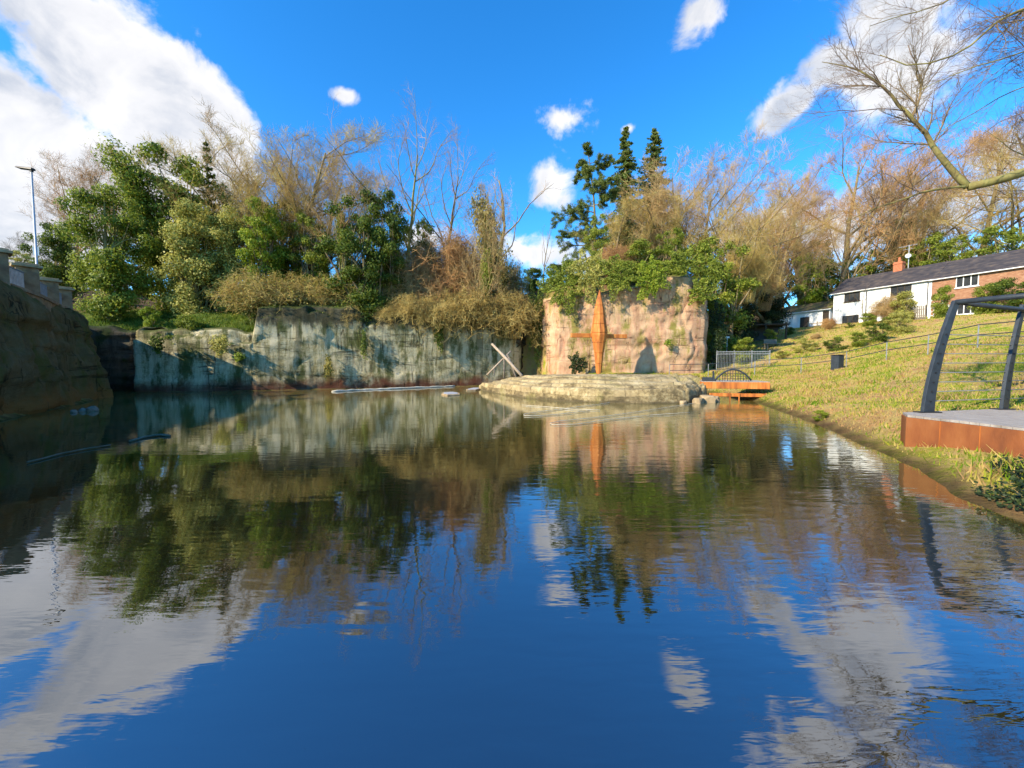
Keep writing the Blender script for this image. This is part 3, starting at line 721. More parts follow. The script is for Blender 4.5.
MB().box(-0.13, 0.13, -0.02, 0.0, ct - 0.26, ct + 0.26).build('sign_plate', sign_white, t_, 0.004)

# ------------------------------------------------------------------ things floating on or lying in the pond
def floating(name, pts, r, label, cat, mat, n=7, wob=0.0, seed=1):
    rng = random.Random(seed)
    P_ = resample(pts, 0.35)
    P_ = [p + Vector((rng.uniform(-1, 1) * wob, rng.uniform(-1, 1) * wob, rng.uniform(-.3, .3) * r)) for p in P_]
    return tag(MB().tube(P_, [r * rng.uniform(.85, 1.1) for _ in P_], n).build(name, mat, smooth=True), label, cat)
def wat(px, py, z=0.03):
    d = at(px, py, 1.0) - Vector((0, 0, EYE)); k = (z - EYE) / d.z
    return Vector((0, 0, EYE)) + d * k
floating('floating_boom', [wat(332, 391.5), wat(360, 390), wat(400, 388.5), wat(455, 386.2)], 0.09, 'long straight pale boom lying along the foot of the green stained cliff', 'floating boom', foam, seed=2)
floating('floating_log', [wat(28, 462), wat(60, 454), wat(85, 449), wat(110, 445)], 0.016, 'thin grey branch floating on the dark shaded water near the left bank', 'floating branch', dirty_float, wob=0.03, seed=3)
floating('floating_log', [wat(131, 441), wat(145, 437), wat(160, 435), wat(170, 435.5)], 0.035, 'short thick grey log floating on dark water in front of the left cliff', 'floating log', dirty_float, wob=0.02, seed=4)
floating('floating_rope', [wat(640, 398), wat(600, 404), wat(560, 409), wat(533, 412.5), wat(524, 414), wat(524, 415.6), wat(533, 416), wat(560, 414), wat(590, 410.5)], 0.012, 'pale rope loop on the water nearest the left end of the stone apron', 'rope', foam, seed=5)
floating('floating_rope', [wat(695, 403), wat(650, 410), wat(600, 417), wat(560, 421), wat(550, 423.2), wat(552, 424.6), wat(575, 424.2), wat(605, 420), wat(650, 415), wat(690, 412.5)], 0.011, 'pale rope loop lying farther out, crossing the reflection of the orange sculpture', 'rope', foam, seed=6)
floating('floating_rope', [wat(522, 405), wat(545, 406.5), wat(570, 409), wat(600, 410)], 0.012, 'short straight pale rope close under the stone apron', 'rope', foam, seed=7)
def slab(px, py, w, d, rz, label):
    p = wat(px, py, 0.06)
    t2 = thing('stone_slab', label, 'stone slab', (p.x, p.y, 0.0), rz)
    poly = [(-w, -d * .3), (-w * .55, -d), (w * .8, -d * .8), (w, d * .1), (w * .5, d), (-w * .7, d * .8)]
    MB().prism(poly, -0.3, 0.09).build('slab', sandstone, t2, 0.03)
    MB().prism([(x * .78, y * .78) for x, y in poly], 0.0, 0.105).build('worn_top', hall_grey, t2, 0.01)
slab(450.5, 393.5, 0.62, 1.3, 0.25, 'flat grey stone slab with tan edges lying alone in the shallow water')
slab(474, 389, 0.5, 1.6, -0.1, 'flat grey stone slab touching the left tip of the stone platform')
rng = random.Random(5)
for (px, py, s, lb) in ((92, 411, 0.30, 'pale pebble sized boulder at the foot of the left bank, largest of three'), (83, 411.5, 0.2, 'small pale boulder in the middle of three at the foot of the left bank'), (74, 412.5, 0.16, 'smallest pale boulder, at the left of three at the foot of the left bank')):
    p = wat(px, py, 0.0); bm = bmesh.new(); bmesh.ops.create_icosphere(bm, subdivisions=2, radius=1)
    for v in bm.verts: v.co *= 1 + 0.3 * mnoise.noise(v.co * 1.5 + Vector((px, 0, 0))); v.co = Vector((v.co.x * s * .7, v.co.y * s * .7, v.co.z * s * .6))
    me = bpy.data.meshes.new('boulder'); bm.to_mesh(me); bm.free()
    o = link('boulder', me, pale_stone); o.location = (p.x, p.y, 0.03); tag(o, lb, 'boulder')

# ------------------------------------------------------------------ path railing, bin, valley fence
rpts = [(12.6, 32), (15.5, 31.6), (18.5, 30.5), (20.8, 28.8), (22.2, 26.6), (22.6, 24.2), (22.6, 21.8), (22.5, 19.4), (22.4, 17.4), (22.3, 15.4)]
t_ = thing('path_railing', 'thin two bar metal railing following the path across the grassy right bank', 'railing', (22.4, 22, hz(22.4, 22)))
o_ = Vector(t_.location)
P3 = [Vector((x, y, hz(x, y))) for x, y in rpts]
for p in P3: MB().tube([p - o_ + Vector((0, 0, -.2)), p - o_ + Vector((0, 0, 1.1))], 0.028, 6).build('post', grey_metal, t_)
for h in (0.62, 1.1): MB().tube([p - o_ + Vector((0, 0, h)) for p in resample(P3, 1.0)], 0.024, 6).build('rail', slate_paint, t_, smooth=True)
bz = hz(21.6, 26.6)
t_ = thing('litter_bin', 'dark grey square litter bin beside the path railing on the bank', 'litter bin', (21.6, 26.6, bz), 0.35)
MB().box(-0.27, 0.27, -0.24, 0.24, -0.1, 0.98).build('body', slate_paint, t_, 0.02)
MB().box(-0.30, 0.30, -0.27, 0.27, 0.985, 1.04).build('lid', black_metal, t_, 0.015)
fy = 34.0
a3, b3 = at(717, 364, 34.5), at(770, 362, 33.5)
t_ = thing('metal_fence', 'grey upright bar fence across the hollow behind the footbridge', 'fence', (a3.x, a3.y, hz(a3.x, a3.y)))
o_ = Vector(t_.location)
a3.z, b3.z = hz(a3.x, a3.y), hz(b3.x, b3.y)
zt = at(740, 351, 34).z
mb = MB(); nb = 34
for k in range(nb + 1):
    p = a3.lerp(b3, k / nb); mb.tube([p - o_ + Vector((0, 0, -.1)), Vector((p.x, p.y, zt)) - o_], 0.012, 5)
mb.build('bars', grey_metal, t_)
for h in (0.25, 0.06): MB().tube([Vector((a3.x, a3.y, zt - h)) - o_, Vector((b3.x, b3.y, zt - h)) - o_], 0.03, 6).build('rail', grey_metal, t_)
for k in range(4):
    p = a3.lerp(b3, k / 3); MB().tube([p - o_ + Vector((0, 0.05, -.2)), Vector((p.x, p.y + .05, zt + .06)) - o_], 0.04, 6).build('post', grey_metal, t_)
p = at(727, 338, 38); gz = hz(p.x, p.y)
t_ = thing('tee_post', 'white post with a short crossbar in the dark hollow behind the fence', 'post', (p.x, p.y, gz))
MB().tube([(0, 0, -.2), (0, 0, p.z - gz)], 0.05, 8).build('post', sign_white, t_)
MB().box(-0.22, 0.22, -0.04, 0.04, p.z - gz, p.z - gz + 0.14).build('crossbar', sign_white, t_)
def bench(px, py, D):
    p = at(px, py, D); gz = hz(p.x, p.y)
    t2 = thing('garden_bench', 'grey wooden garden bench on the tan slope below the low outbuilding', 'bench', (p.x, p.y, gz), 0.2)
    MB().box(-0.8, 0.8, -0.22, 0.22, 0.40, 0.46).build('seat', grey_wood, t2)
    MB().box(-0.8, 0.8, 0.20, 0.26, 0.47, 0.9).build('backrest', grey_wood, t2)
    for x in (-0.7, 0.7):
        for y in (-0.18, 0.18): MB().box(x - 0.04, x + 0.04, y - 0.04, y + 0.04, -0.3, 0.399).build('leg', grey_wood, t2)
bench(772, 338, 43)

# ------------------------------------------------------------------ cottages
HX, HY, ZB = 44.6, 56.0, 6.6
HANG = math.atan2(-0.934, 0.358)
def hpt(t, y=0): return (HX + 0.358 * t + 0.934 * y, HY - 0.934 * t + 0.358 * y)
def house(name, label, cat, t0, t1, eave, ridge, depth, wall_m, roof_m, zb=ZB, over=0.25):
    x, y = hpt(t0)
    r = thing(name, label, cat, (x, y, zb), HANG)
    L = t1 - t0
    e, rg = eave - zb, ridge - zb
    w = MB(); A = [(0, 0, -1), (0, 0, e), (0, depth / 2, rg - 0.08), (0, depth, e), (0, depth, -1)]
    w.poly3(A, [(L, a[1], a[2]) for a in A]); w.build('wall', wall_m, r)
    sl = (rg - e) / (depth / 2)
    rf = MB()
    o0 = -over
    up = [(o0, -over, e - over * sl), (o0, depth / 2, rg), (o0, depth + over, e - over * sl), (o0, depth + over, e - over * sl + 0.14), (o0, depth / 2, rg + 0.16), (o0, -over, e - over * sl + 0.14)]
    up = [(a[0], a[1], a[2] + 0.02) for a in up]
    rf.poly3(up, [(L + over - 0.0, a[1], a[2]) for a in up])
    roof = rf.build('roof', roof_m, r)
    MB().tube([(o0, -over - 0.06, e - over * sl + 0.03), (L + over, -over - 0.06, e - over * sl + 0.03)], 0.06, 6).build('gutter', wall_m if wall_m is white_paint else sign_white, r)
    return r, roof, L
def downpipe(r, x, z1):
    MB().tube([(x, -0.09, -0.4), (x, -0.09, z1)], 0.045, 6).build('downpipe', black_metal, r)
def window(r, x0, x1, z0, z1, frame_m, mull=2):
    f = MB(); d = 0.07
    f.box(x0, x1, -0.06, 0.03, z0, z0 + d); f.box(x0, x1, -0.06, 0.03, z1 - d, z1)
    f.box(x0, x0 + d, -0.058, 0.028, z0 + d, z1 - d); f.box(x1 - d, x1, -0.058, 0.028, z0 + d, z1 - d)
    for k in range(1, mull): xm = x0 + (x1 - x0) * k / mull; f.box(xm - 0.035, xm + 0.035, -0.056, 0.026, z0 + d, z1 - d)
    w = f.build('window', frame_m, r)
    MB().box(x0 + d, x1 - d, -0.02, 0.02, z0 + d, z1 - d).build('pane', glass, w)
    MB().box(x0 - 0.08, x1 + 0.08, -0.12, 0.0, z0 - 0.09, z0 - 0.004).build('sill', white_paint if frame_m is sign_white else dark_wood, w)
def chimney(r, roof, x, y, z0, z1, pots=1):
    c = MB().box(x - 0.45, x + 0.45, y - 0.35, y + 0.35, z0, z1)
    c.box(x - 0.5, x + 0.5, y - 0.4, y + 0.4, z1 - 0.3, z1 - 0.15)
    c = c.build('chimney', terracotta, roof)
    c2 = MB(); c2.lathe([(0.16, z1), (0.14, z1 + 0.55), (0.18, z1 + 0.6)], 10, (x, y)); c2.build('chimney_pot', terracotta, roof)
r, roof, L = house('white_cottage', 'white rendered cottage with dark slate roof and red brick chimney', 'cottage', 0, 10.2, 11.75, 13.85, 6.0, white_paint, slate)
window(r, 1.35, 3.15, 10.35 - ZB, 11.5 - ZB, dark_wood, 3)
window(r, 1.2, 3.1, 7.3 - ZB, 8.5 - ZB, dark_wood, 3)
window(r, 6.4, 8.4, 10.2 - ZB, 11.5 - ZB, dark_wood, 3)
window(r, 6.4, 8.2, 7.3 - ZB, 8.5 - ZB, dark_wood, 3)
dr = MB().box(4.2, 5.1, -0.05, 0.03, 0.0, 2.0).build('door', dark_wood, r); MB().box(4.95, 5.0, -0.10, -0.052, 0.95, 1.05).build('handle', galv, dr)
chimney(r, roof, 5.7, 3.0, 6.6, 8.4)
downpipe(r, 3.9, 4.8); downpipe(r, 9.9, 4.8)
ae = MB(); ae.tube([(6.6, 3, 7.0), (6.6, 3, 10.3)], 0.04, 6); ae.tube([(5.6, 3, 10.2), (7.4, 3, 10.2)], 0.025, 5); ae.tube([(6.0, 3, 9.8), (7.0, 3, 9.8)], 0.02, 5)
for k in range(7): ae.tube([(5.7 + k * .25, 2.7, 10.2), (5.7 + k * .25, 3.3, 10.2)], 0.014, 4)
ae.build('aerial', galv, roof)
di = MB().lathe([(0.02, 0), (0.2, 0.04), (0.3, 0.10), (0.29, 0.11), (0.02, 0.02)], 12); di = di.build('satellite_dish', galv, roof); di.location = (6.6, 2.9, 8.9); di.rotation_euler = (1.3, 0, 0.3)
r, roof, L = house('brick_cottage', 'orange brick cottage with white framed window adjoining the white cottage', 'cottage', 10.23, 18.6, 11.72, 13.8, 6.0, brick, slate)
window(r, 12.2 - 10.23, 13.95 - 10.23, 10.35 - ZB, 11.6 - ZB, sign_white, 3)
window(r, 12.4 - 10.23, 14.0 - 10.23, 7.4 - ZB, 8.6 - ZB, sign_white, 3)
dr = MB().box(0.8, 1.7, -0.05, 0.03, 0.0, 2.0).build('door', sign_white, r); MB().box(1.55, 1.6, -0.10, -0.052, 0.95, 1.05).build('handle', galv, dr)
chimney(r, roof, 7.2, 3.0, 6.4, 8.7)
r, roof, L = house('outbuilding', 'low white outbuilding with mossy tiled roof left of the white cottage', 'outbuilding', -8.0, -0.35, 9.75, 11.0, 5.0, white_paint, moss_roof, zb=6.3)
MB().box(3.6, 4.9, -0.04, 0.03, 0.0, 2.6).build('doorway', dark_wood, r)
fr_ = MB(); fr_.box(6.7, 7.5, -0.03, 0.03, -0.2, 3.2); fr_.build('opening_shade_panel', dark_wood, r)  # flat dark panel stands in for the shade inside the opening
for k in range(3): MB().box(5.2, 7.6, -0.62, -0.56, 0.55 + k * .45, 0.68 + k * .45).build('rail', pale_wood, r)
for x in (5.2, 6.4, 7.6): MB().box(x - .06, x + .06, -0.70, -0.625, -0.5, 1.75).build('rail_post', pale_wood, r)
# picket fence and white trellis gate below the cottages
x0, y0 = hpt(9.2, -6.3); x1, y1 = hpt(12.6, -6.6)
t_ = thing('picket_fence', 'grey wooden picket fence in front of the brick cottage', 'picket fence', (x0, y0, hz(x0, y0)))
o_ = Vector(t_.location); mb = MB()
A3, B3 = Vector((x0, y0, hz(x0, y0))), Vector((x1, y1, hz(x1, y1)))
d = (B3 - A3).normalized()
for k in range(22):
    p = A3.lerp(B3, k / 21) - o_; h = 1.35 + 0.05 * (k % 2)
    mb.poly3([p - d * .055 + Vector((0, 0, -.2)), p + d * .055 + Vector((0, 0, -.2)), p + d * .055 + Vector((0, 0, h)), p + Vector((0, 0, h + .1)), p - d * .055 + Vector((0, 0, h))],
             [q_2 + Vector((-.03, -.02, 0)) for q_2 in (p - d * .055 + Vector((0, 0, -.2)), p + d * .055 + Vector((0, 0, -.2)), p + d * .055 + Vector((0, 0, h)), p + Vector((0, 0, h + .1)), p - d * .055 + Vector((0, 0, h)))])
mb.build('pickets', grey_wood, t_)
for h in (0.4, 1.05): MB().tube([A3 - o_ + Vector((.04, .03, h)), B3 - o_ + Vector((.04, .03, h))], 0.04, 4).build('rail', grey_wood, t_)
x0, y0 = hpt(13.3, -6.4)
t_ = thing('trellis_gate', 'white arched trellis gate at the right end of the grey picket fence', 'gate', (x0, y0, hz(x0, y0)), HANG)
mb = MB()
for x in (-.5, .5): mb.box(x - .06, x + .06, -.04, .04, -.2, 1.55)
mb.tube([(0.5 * math.cos(a_), 0, 1.5 + 0.4 * math.sin(a_)) for a_ in np.linspace(0, PI, 9)], 0.05, 6)
mb.build('frame', sign_white, t_)
mb = MB()
for k in range(4): mb.box(-.42 + k * .28 - .03, -.42 + k * .28 + .03, -.02, .02, .1, 1.6)
for k in range(4): mb.box(-.44, .44, -.045, -.021, .25 + k * .38, .31 + k * .38)
mb.build('lattice', sign_white, t_)
# dark open shed under the trees of the hollow
p = at(757, 331, 47); gz = hz(p.x, p.y)
t_ = thing('open_shed', 'dark open fronted timber shed under the trees of the hollow', 'shed', (p.x, p.y, gz), -0.25)
MB().box(-3.4, 3.4, 0.1, 3.2, 2.3, 2.45).build('roof', dark_wood, t_, 0.02)
MB().box(-3.2, 3.2, 3.0, 3.15, -0.3, 2.3).build('back_wall', black_metal, t_)
for x in (-3.1, -1.0, 1.0, 3.1): MB().box(x - .08, x + .08, 0.2, 0.36, -0.4, 2.297).build('post', dark_wood, t_)
MB().box(-2.2, -0.5, 0.6, 1.6, 0.9, 1.05).build('counter', pale_wood, t_)
for x in (-2.1, -0.6): MB().box(x - .06, x + .06, 0.7, 1.5, -0.3, 0.898).build('counter_leg', dark_wood, t_)

# ================================================================== vegetation
def tube_mesh(name, segs, mat, nside=5):
    """segs: list of (p0, p1, r0, r1)"""
    A = np.array([(*s[0], *s[1], s[2], s[3]) for s in segs], float)
    p0, p1, r0, r1 = A[:, :3], A[:, 3:6], A[:, 6:7], A[:, 7:8]
    d = p1 - p0; d /= np.maximum(np.linalg.norm(d, axis=1, keepdims=True), 1e-9)
    ref = np.where(np.abs(d[:, 2:3]) < 0.9, np.array([[0, 0, 1.0]]), np.array([[1.0, 0, 0]]))
    a = np.cross(d, ref); a /= np.linalg.norm(a, axis=1, keepdims=True); b = np.cross(d, a)
    V = []
    for p, r in ((p0, r0), (p1, r1)):
        for k in range(nside):
            an = 2 * PI * k / nside
            V.append(p + (a * math.cos(an) + b * math.sin(an)) * r)
    V = np.stack(V, 1); n = len(A); base = (np.arange(n) * 2 * nside)[:, None]
    F = []
    for k in range(nside):
        F.append(np.concatenate([base + k, base + (k + 1) % nside, base + nside + (k + 1) % nside, base + nside + k], 1))
    return link_data(name, V.reshape(-1, 3), np.stack(F, 1).reshape(-1, 4), mat)

def link_data(name, V, F, mat):
    me = mesh_np(name, V, F); me.materials.append(mat); return me

def leaf_mesh(name, C, N, size, rng, mat, aspect=0.6, jit=0.35):
    """leaf quads at centres C facing roughly along N"""
    n = len(C); C = np.asarray(C); N = np.asarray(N) + rng.normal(0, jit, (n, 3))
    N /= np.maximum(np.linalg.norm(N, axis=1, keepdims=True), 1e-6)
    u = np.cross(N, rng.normal(0, 1, (n, 3))); u /= np.maximum(np.linalg.norm(u, axis=1, keepdims=True), 1e-6)
    v = np.cross(N, u); s = size * rng.uniform(0.6, 1.35, (n, 1))
    fold = N * s * 0.18
    V = np.stack([C - u * s, C + v * s * aspect - fold, C + u * s, C - v * s * aspect - fold], 1).reshape(-1, 3)
    return link_data(name, V, np.arange(4 * n).reshape(n, 4), mat)

def nrmz(v):
    l = math.sqrt(v[0] * v[0] + v[1] * v[1] + v[2] * v[2]) or 1e-9
    return (v[0] / l, v[1] / l, v[2] / l)

def side_dir(d, ang, rng):
    r = (rng.gauss(0, 1), rng.gauss(0, 1), rng.gauss(0, 1))
    k = r[0] * d[0] + r[1] * d[1] + r[2] * d[2]
    p = nrmz((r[0] - k * d[0], r[1] - k * d[1], r[2] - k * d[2]))
    c, s = math.cos(ang), math.sin(ang)
    return (d[0] * c + p[0] * s, d[1] * c + p[1] * s, d[2] * c + p[2] * s)

def grow(out, p, d, L, r, lev, maxlev, cfg, rng):
    """recursive limbs; out[lev] collects segments"""
    nseg = cfg['nseg'][lev]; step = L / nseg; wob = cfg['wob'][lev]; up = cfg['up'][lev]
    kids = cfg['kids'][lev] if lev < maxlev else 0
    start = cfg['start'][lev]
    acc = 0.0
    for i in range(nseg):
        d = nrmz((d[0] + rng.gauss(0, wob), d[1] + rng.gauss(0, wob), d[2] + rng.gauss(0, wob) + up))
        p2 = (p[0] + d[0] * step, p[1] + d[1] * step, p[2] + d[2] * step)
        f0, f1 = i / nseg, (i + 1) / nseg
        ra, rb = r * (1 - 0.8 * f0), r * (1 - 0.8 * f1)
        out[lev].append((p, p2, ra, rb))
        if kids and f1 > start:
            acc += kids / max(1e-6, nseg * (1 - start))
            while acc >= 1:
                acc -= 1
                t = rng.random(); q = (p[0] + (p2[0] - p[0]) * t, p[1] + (p2[1] - p[1]) * t, p[2] + (p2[2] - p[2]) * t)
                f = f0 + (f1 - f0) * t
                cl = L * cfg['ratio'][lev] * (1.0 - cfg['taper'][lev] * max(0, f - start) / (1 - start)) * rng.uniform(0.7, 1.2)
                cr = min(ra * 0.7, max(cfg['rmin'], r * (1 - 0.7 * f) * cfg['rr'][lev]))
                grow(out, q, side_dir(d, cfg['ang'][lev] * rng.uniform(0.7, 1.25), rng), cl, cr, lev + 1, maxlev, cfg, rng)
        p = p2

BARE = dict(nseg=[9, 7, 5, 3, 2], wob=[0.06, 0.14, 0.18, 0.2, 0.2], up=[0.05, 0.06, 0.09, 0.12, 0.10], kids=[12, 9, 7, 5, 0], start=[0.22, 0.2, 0.15, 0.1, 0],
            ratio=[0.64, 0.5, 0.48, 0.6, 0.4], taper=[0.55, 0.45, 0.45, 0.4, 0], ang=[0.95, 0.8, 0.75, 0.7, 0.6], rr=[0.5, 0.5, 0.5, 0.6, 0.6], rmin=0.0135)
def bare_mesh(seed, H=14, r=0.26, mtrunk=None, mtwig=None, kw_fine=1, **kw):
    rng = random.Random(seed); cfg = dict(BARE); cfg.update(kw)
    out = [[] for _ in range(5)]
    grow(out, (0, 0, -0.4), (0.03, 0.02, 1), H * 0.86, r, 0, 4, cfg, rng)
    tr = tube_mesh('trunk', out[0] + out[1], mtrunk, 6)
    src = out[4]; extra = []
    for (p, q, r0, r1) in src:
        for _ in range(kw_fine if rng.random() < 0.55 else 0):
            t = rng.random(); a0 = tuple(p[i] + (q[i] - p[i]) * t for i in range(3))
            d = nrmz((q[0] - p[0], q[1] - p[1], q[2] - p[2])); d = side_dir(d, rng.uniform(.4, 1.0), rng); d = nrmz((d[0], d[1], d[2] + 0.3)); l = rng.uniform(0.25, 0.65)
            extra.append((a0, (a0[0] + d[0] * l, a0[1] + d[1] * l, a0[2] + d[2] * l), 0.0075, 0.004))
    cr = tube_mesh('crown', out[2] + out[3] + out[4] + extra, mtwig, 3)
    return dict(H=H, parts=[('trunk', tr), ('crown', cr)], skel=out)

bark = simple('bark_grey_brown', [(0.35, (0.09, 0.065, 0.04)), (0.5, (0.21, 0.16, 0.09)), (0.65, (0.28, 0.235, 0.10))], 2.0, (1, 1, .4), 0.95, 0.02)
bark_moss = simple('bark_mossy', [(0.35, (0.13, 0.10, 0.05)), (0.5, (0.24, 0.20, 0.07)), (0.65, (0.30, 0.27, 0.08))], 2.0, (1, 1, .4), 0.95, 0.02)
twig_tan = simple('twigs_tan', [(0.35, (0.28, 0.175, 0.075)), (0.5, (0.45, 0.295, 0.125)), (0.65, (0.55, 0.39, 0.17))], 0.8, rough=0.9, detail=2)
twig_red = simple('twigs_reddish', [(0.35, (0.28, 0.145, 0.06)), (0.5, (0.44, 0.24, 0.095)), (0.65, (0.54, 0.33, 0.13))], 0.8, rough=0.9, detail=2)
twig_gold = simple('twigs_golden', [(0.35, (0.31, 0.21, 0.065)), (0.5, (0.49, 0.345, 0.105)), (0.65, (0.58, 0.44, 0.15))], 0.8, rough=0.9, detail=2)
twig_grey = simple('twigs_grey', [(0.35, (0.160, 0.123, 0.102)), (0.65, (0.319, 0.261, 0.203))], 0.8, rough=0.9, detail=2)
lf_dark = leafmat('leaves_dark_green', (0.03, 0.055, 0.008), (0.095, 0.145, 0.018), (0.26, 0.3, 0.045))
lf_mid = leafmat('leaves_mid_green', (0.07, 0.105, 0.01), (0.21, 0.26, 0.028), (0.44, 0.46, 0.075))
lf_olive = leafmat('leaves_olive', (0.18, 0.18, 0.035), (0.42, 0.4, 0.085), (0.62, 0.57, 0.18))
lf_bright = leafmat('leaves_bright_green', (0.07, 0.12, 0.008), (0.23, 0.31, 0.02), (0.45, 0.48, 0.06))
lf_moss = leafmat('leaves_yellow_moss', (0.112, 0.106, 0.025), (0.300, 0.263, 0.050), (0.500, 0.425, 0.112))
lf_brown = leafmat('leaves_brown_ivy', (0.12, 0.1, 0.03), (0.3, 0.245, 0.07), (0.48, 0.4, 0.14))
lf_blue = leafmat('needles_blue_green', (0.06, 0.095, 0.02), (0.17, 0.225, 0.05), (0.36, 0.39, 0.11))

def clump_mesh(seed, H=8.0, W=6.0, ncl=46, nleaf=9000, size=0.13, z0=0.12, stems=5, top=0.9, mleaf=None, mtrunk=None, rcl=(0.09, 0.17), fill=0.25):
    """evergreen crown: many leafy clumps round an uneven crown, on several stems"""
    g = np.random.default_rng(seed); rng = random.Random(seed)
    cs, rs = [], []
    while len(cs) < ncl:
        z = g.uniform(z0, 1.0); prof_ = math.sin(PI * min(1, max(0, (z - z0 * 0.4)) / (1.12 - z0 * 0.4)) ** top) ** 0.65
        a = g.uniform(0, 2 * PI); rr = math.sqrt(g.uniform(0.05, 1)) * prof_ * (0.82 + 0.28 * math.sin(2.3 * a + seed))
        rc = g.uniform(*rcl) * (1.1 - 0.4 * z)
        cs.append((rr * math.cos(a) * (W / 2 - rc * W), rr * math.sin(a) * (W / 2 - rc * W), z * H - rc * H * 0.3)); rs.append(rc * min(H, W))
    cs, rs = np.array(cs), np.array(rs)
    pick = g.choice(ncl, nleaf, p=(rs ** 2) / (rs ** 2).sum())
    dirs = g.normal(0, 1, (nleaf, 3)); dirs[:, 2] += 0.25; dirs /= np.linalg.norm(dirs, axis=1, keepdims=True)
    rad = g.uniform(0, 1, (nleaf, 1)) ** fill * g.uniform(0.75, 1.25, (nleaf, 1))
    C = cs[pick] + dirs * rad * rs[pick][:, None] * np.array([1, 1, 0.8])
    lf = leaf_mesh('crown', C, dirs, size, g, mleaf, jit=0.55)
    segs = []
    for k in range(ncl):
        s0 = Vector((rng.uniform(-.3, .3), rng.uniform(-.3, .3), -0.4)); e = Vector(cs[k])
        if k >= stems: s0 = Vector(cs[k % stems]) * 0.55 + Vector((0, 0, 0.0))
        p = s0; n = 6; r0 = (0.13 if k < stems else 0.05) * H / 8
        for i in range(n):
            f = (i + 1) / n; q = s0.lerp(e, f); q.z += 0.12 * H * math.sin(PI * f) * 0.4; q += Vector((rng.gauss(0, .06), rng.gauss(0, .06), 0)) * (1 - f)
            segs.append((tuple(p), tuple(q), r0 * (1 - 0.75 * i / n), r0 * (1 - 0.75 * f))); p = q
    return dict(H=H, parts=[('trunk', tube_mesh('trunk', segs, mtrunk, 5)), ('crown', lf)])

def ivy_on(segs, g, mat, n, spread, size, zmin=0.0, zmax=1e9):
    S = [s for s in segs if zmin < (s[0][2] + s[1][2]) / 2 < zmax]
    w = np.array([math.dist(s[0], s[1]) for s in S]); k = g.choice(len(S), n, p=w / w.sum())
    P0 = np.array([s[0] for s in S])[k]; P1 = np.array([s[1] for s in S])[k]; t = g.uniform(0, 1, (n, 1))
    c = P0 + (P1 - P0) * t
    o = g.normal(0, 1, (n, 3)); o /= np.linalg.norm(o, axis=1, keepdims=True)
    lump = 0.55 + 0.75 * np.abs(np.sin(c[:, 2:3] * 1.7 + np.sin(c[:, 0:1] * 3)))
    c = c + o * spread * lump * g.uniform(0.5, 1.2, (n, 1))
    return leaf_mesh('ivy', c, o, size, g, mat, jit=0.5)

def conifer_mesh(seed, H=16, W=5.5, layers=34, mleaf=None, mtrunk=None, droop=0.25, size=0.11, start=0.08, power=0.85, gaps=0.15):
    rng = random.Random(seed); g = np.random.default_rng(seed)
    segs = [((0, 0, -0.4), (0, 0, H * 0.5), H * 0.016, H * 0.010), ((0, 0, H * 0.5), (0, 0, H), H * 0.010, 0.02)]
    C, N = [], []
    for k in range(layers):
        f = start + (1 - start) * (k + rng.random() * 0.6) / layers
        Lb = W / 2 * (1 - f) ** power * rng.uniform(0.7, 1.12) + 0.12
        for j in range(7):
            if rng.random() < gaps: continue
            a = rng.uniform(0, 2 * PI); L1 = Lb * rng.uniform(0.75, 1.1); z = f * H
            p = (0, 0, z)
            n = 5
            for i in range(n):
                t = (i + 1) / n
                q = (math.cos(a) * L1 * t, math.sin(a) * L1 * t, z + L1 * (0.12 * t - droop * 2 * t * t + 0.18 * t ** 3))
                segs.append((p, q, 0.035 * (1 - i / n) + 0.008, 0.035 * (1 - t) + 0.008)); 
                m_ = max(6, int(34 * L1 / n * 2.4))
                for _ in range(m_):
                    s = rng.random(); w = 0.30 * L1 * (1 - 0.6 * t)
                    c = [p[x] + (q[x] - p[x]) * s for x in range(3)]; sd = rng.gauss(0, w * 0.6)
                    C.append((c[0] - math.sin(a) * sd, c[1] + math.cos(a) * sd, c[2] - abs(sd) * 0.25 + rng.gauss(0, 0.05))); N.append((math.cos(a) * 0.3, math.sin(a) * 0.3, 1))
                p = q
    return dict(H=H, parts=[('trunk', tube_mesh('trunk', segs, mtrunk, 4)), ('crown', leaf_mesh('crown', C, N, size, g, mleaf, aspect=0.35, jit=1.3))])

def pine_mesh(seed, H=14, mleaf=None, mtrunk=None):
    rng = random.Random(seed); g = np.random.default_rng(seed)
    out = [[] for _ in range(5)]
    cfg = dict(BARE); cfg.update(nseg=[9, 6, 3, 2, 1], kids=[22, 9, 4, 0, 0], start=[0.3, 0.3, 0.2, 0, 0], ratio=[0.36, 0.32, 0.5, .5, .5], up=[0.05, -0.01, 0.03, 0, 0], ang=[1.45, 0.9, 0.7, .6, .6], taper=[0.6, .4, .4, 0, 0], wob=[.04, .08, .12, .1, .1])
    grow(out, (0, 0, -0.4), (0, 0, 1), H, 0.22, 0, 3, cfg, rng)
    S = out[2] + out[3]
    C, N = [], []
    for (p, q, _, _) in S:
        for _ in range(30):
            t = rng.random(); C.append(tuple(p[i] + (q[i] - p[i]) * t + rng.gauss(0, 0.10 if i < 2 else .06) for i in range(3))); N.append((0, 0, 1))
    return dict(H=H, parts=[('trunk', tube_mesh('trunk', out[0] + out[1] + out[2], mtrunk, 4)), ('crown', leaf_mesh('crown', C, N, 0.085, g, mleaf, aspect=0.22, jit=1.5))])

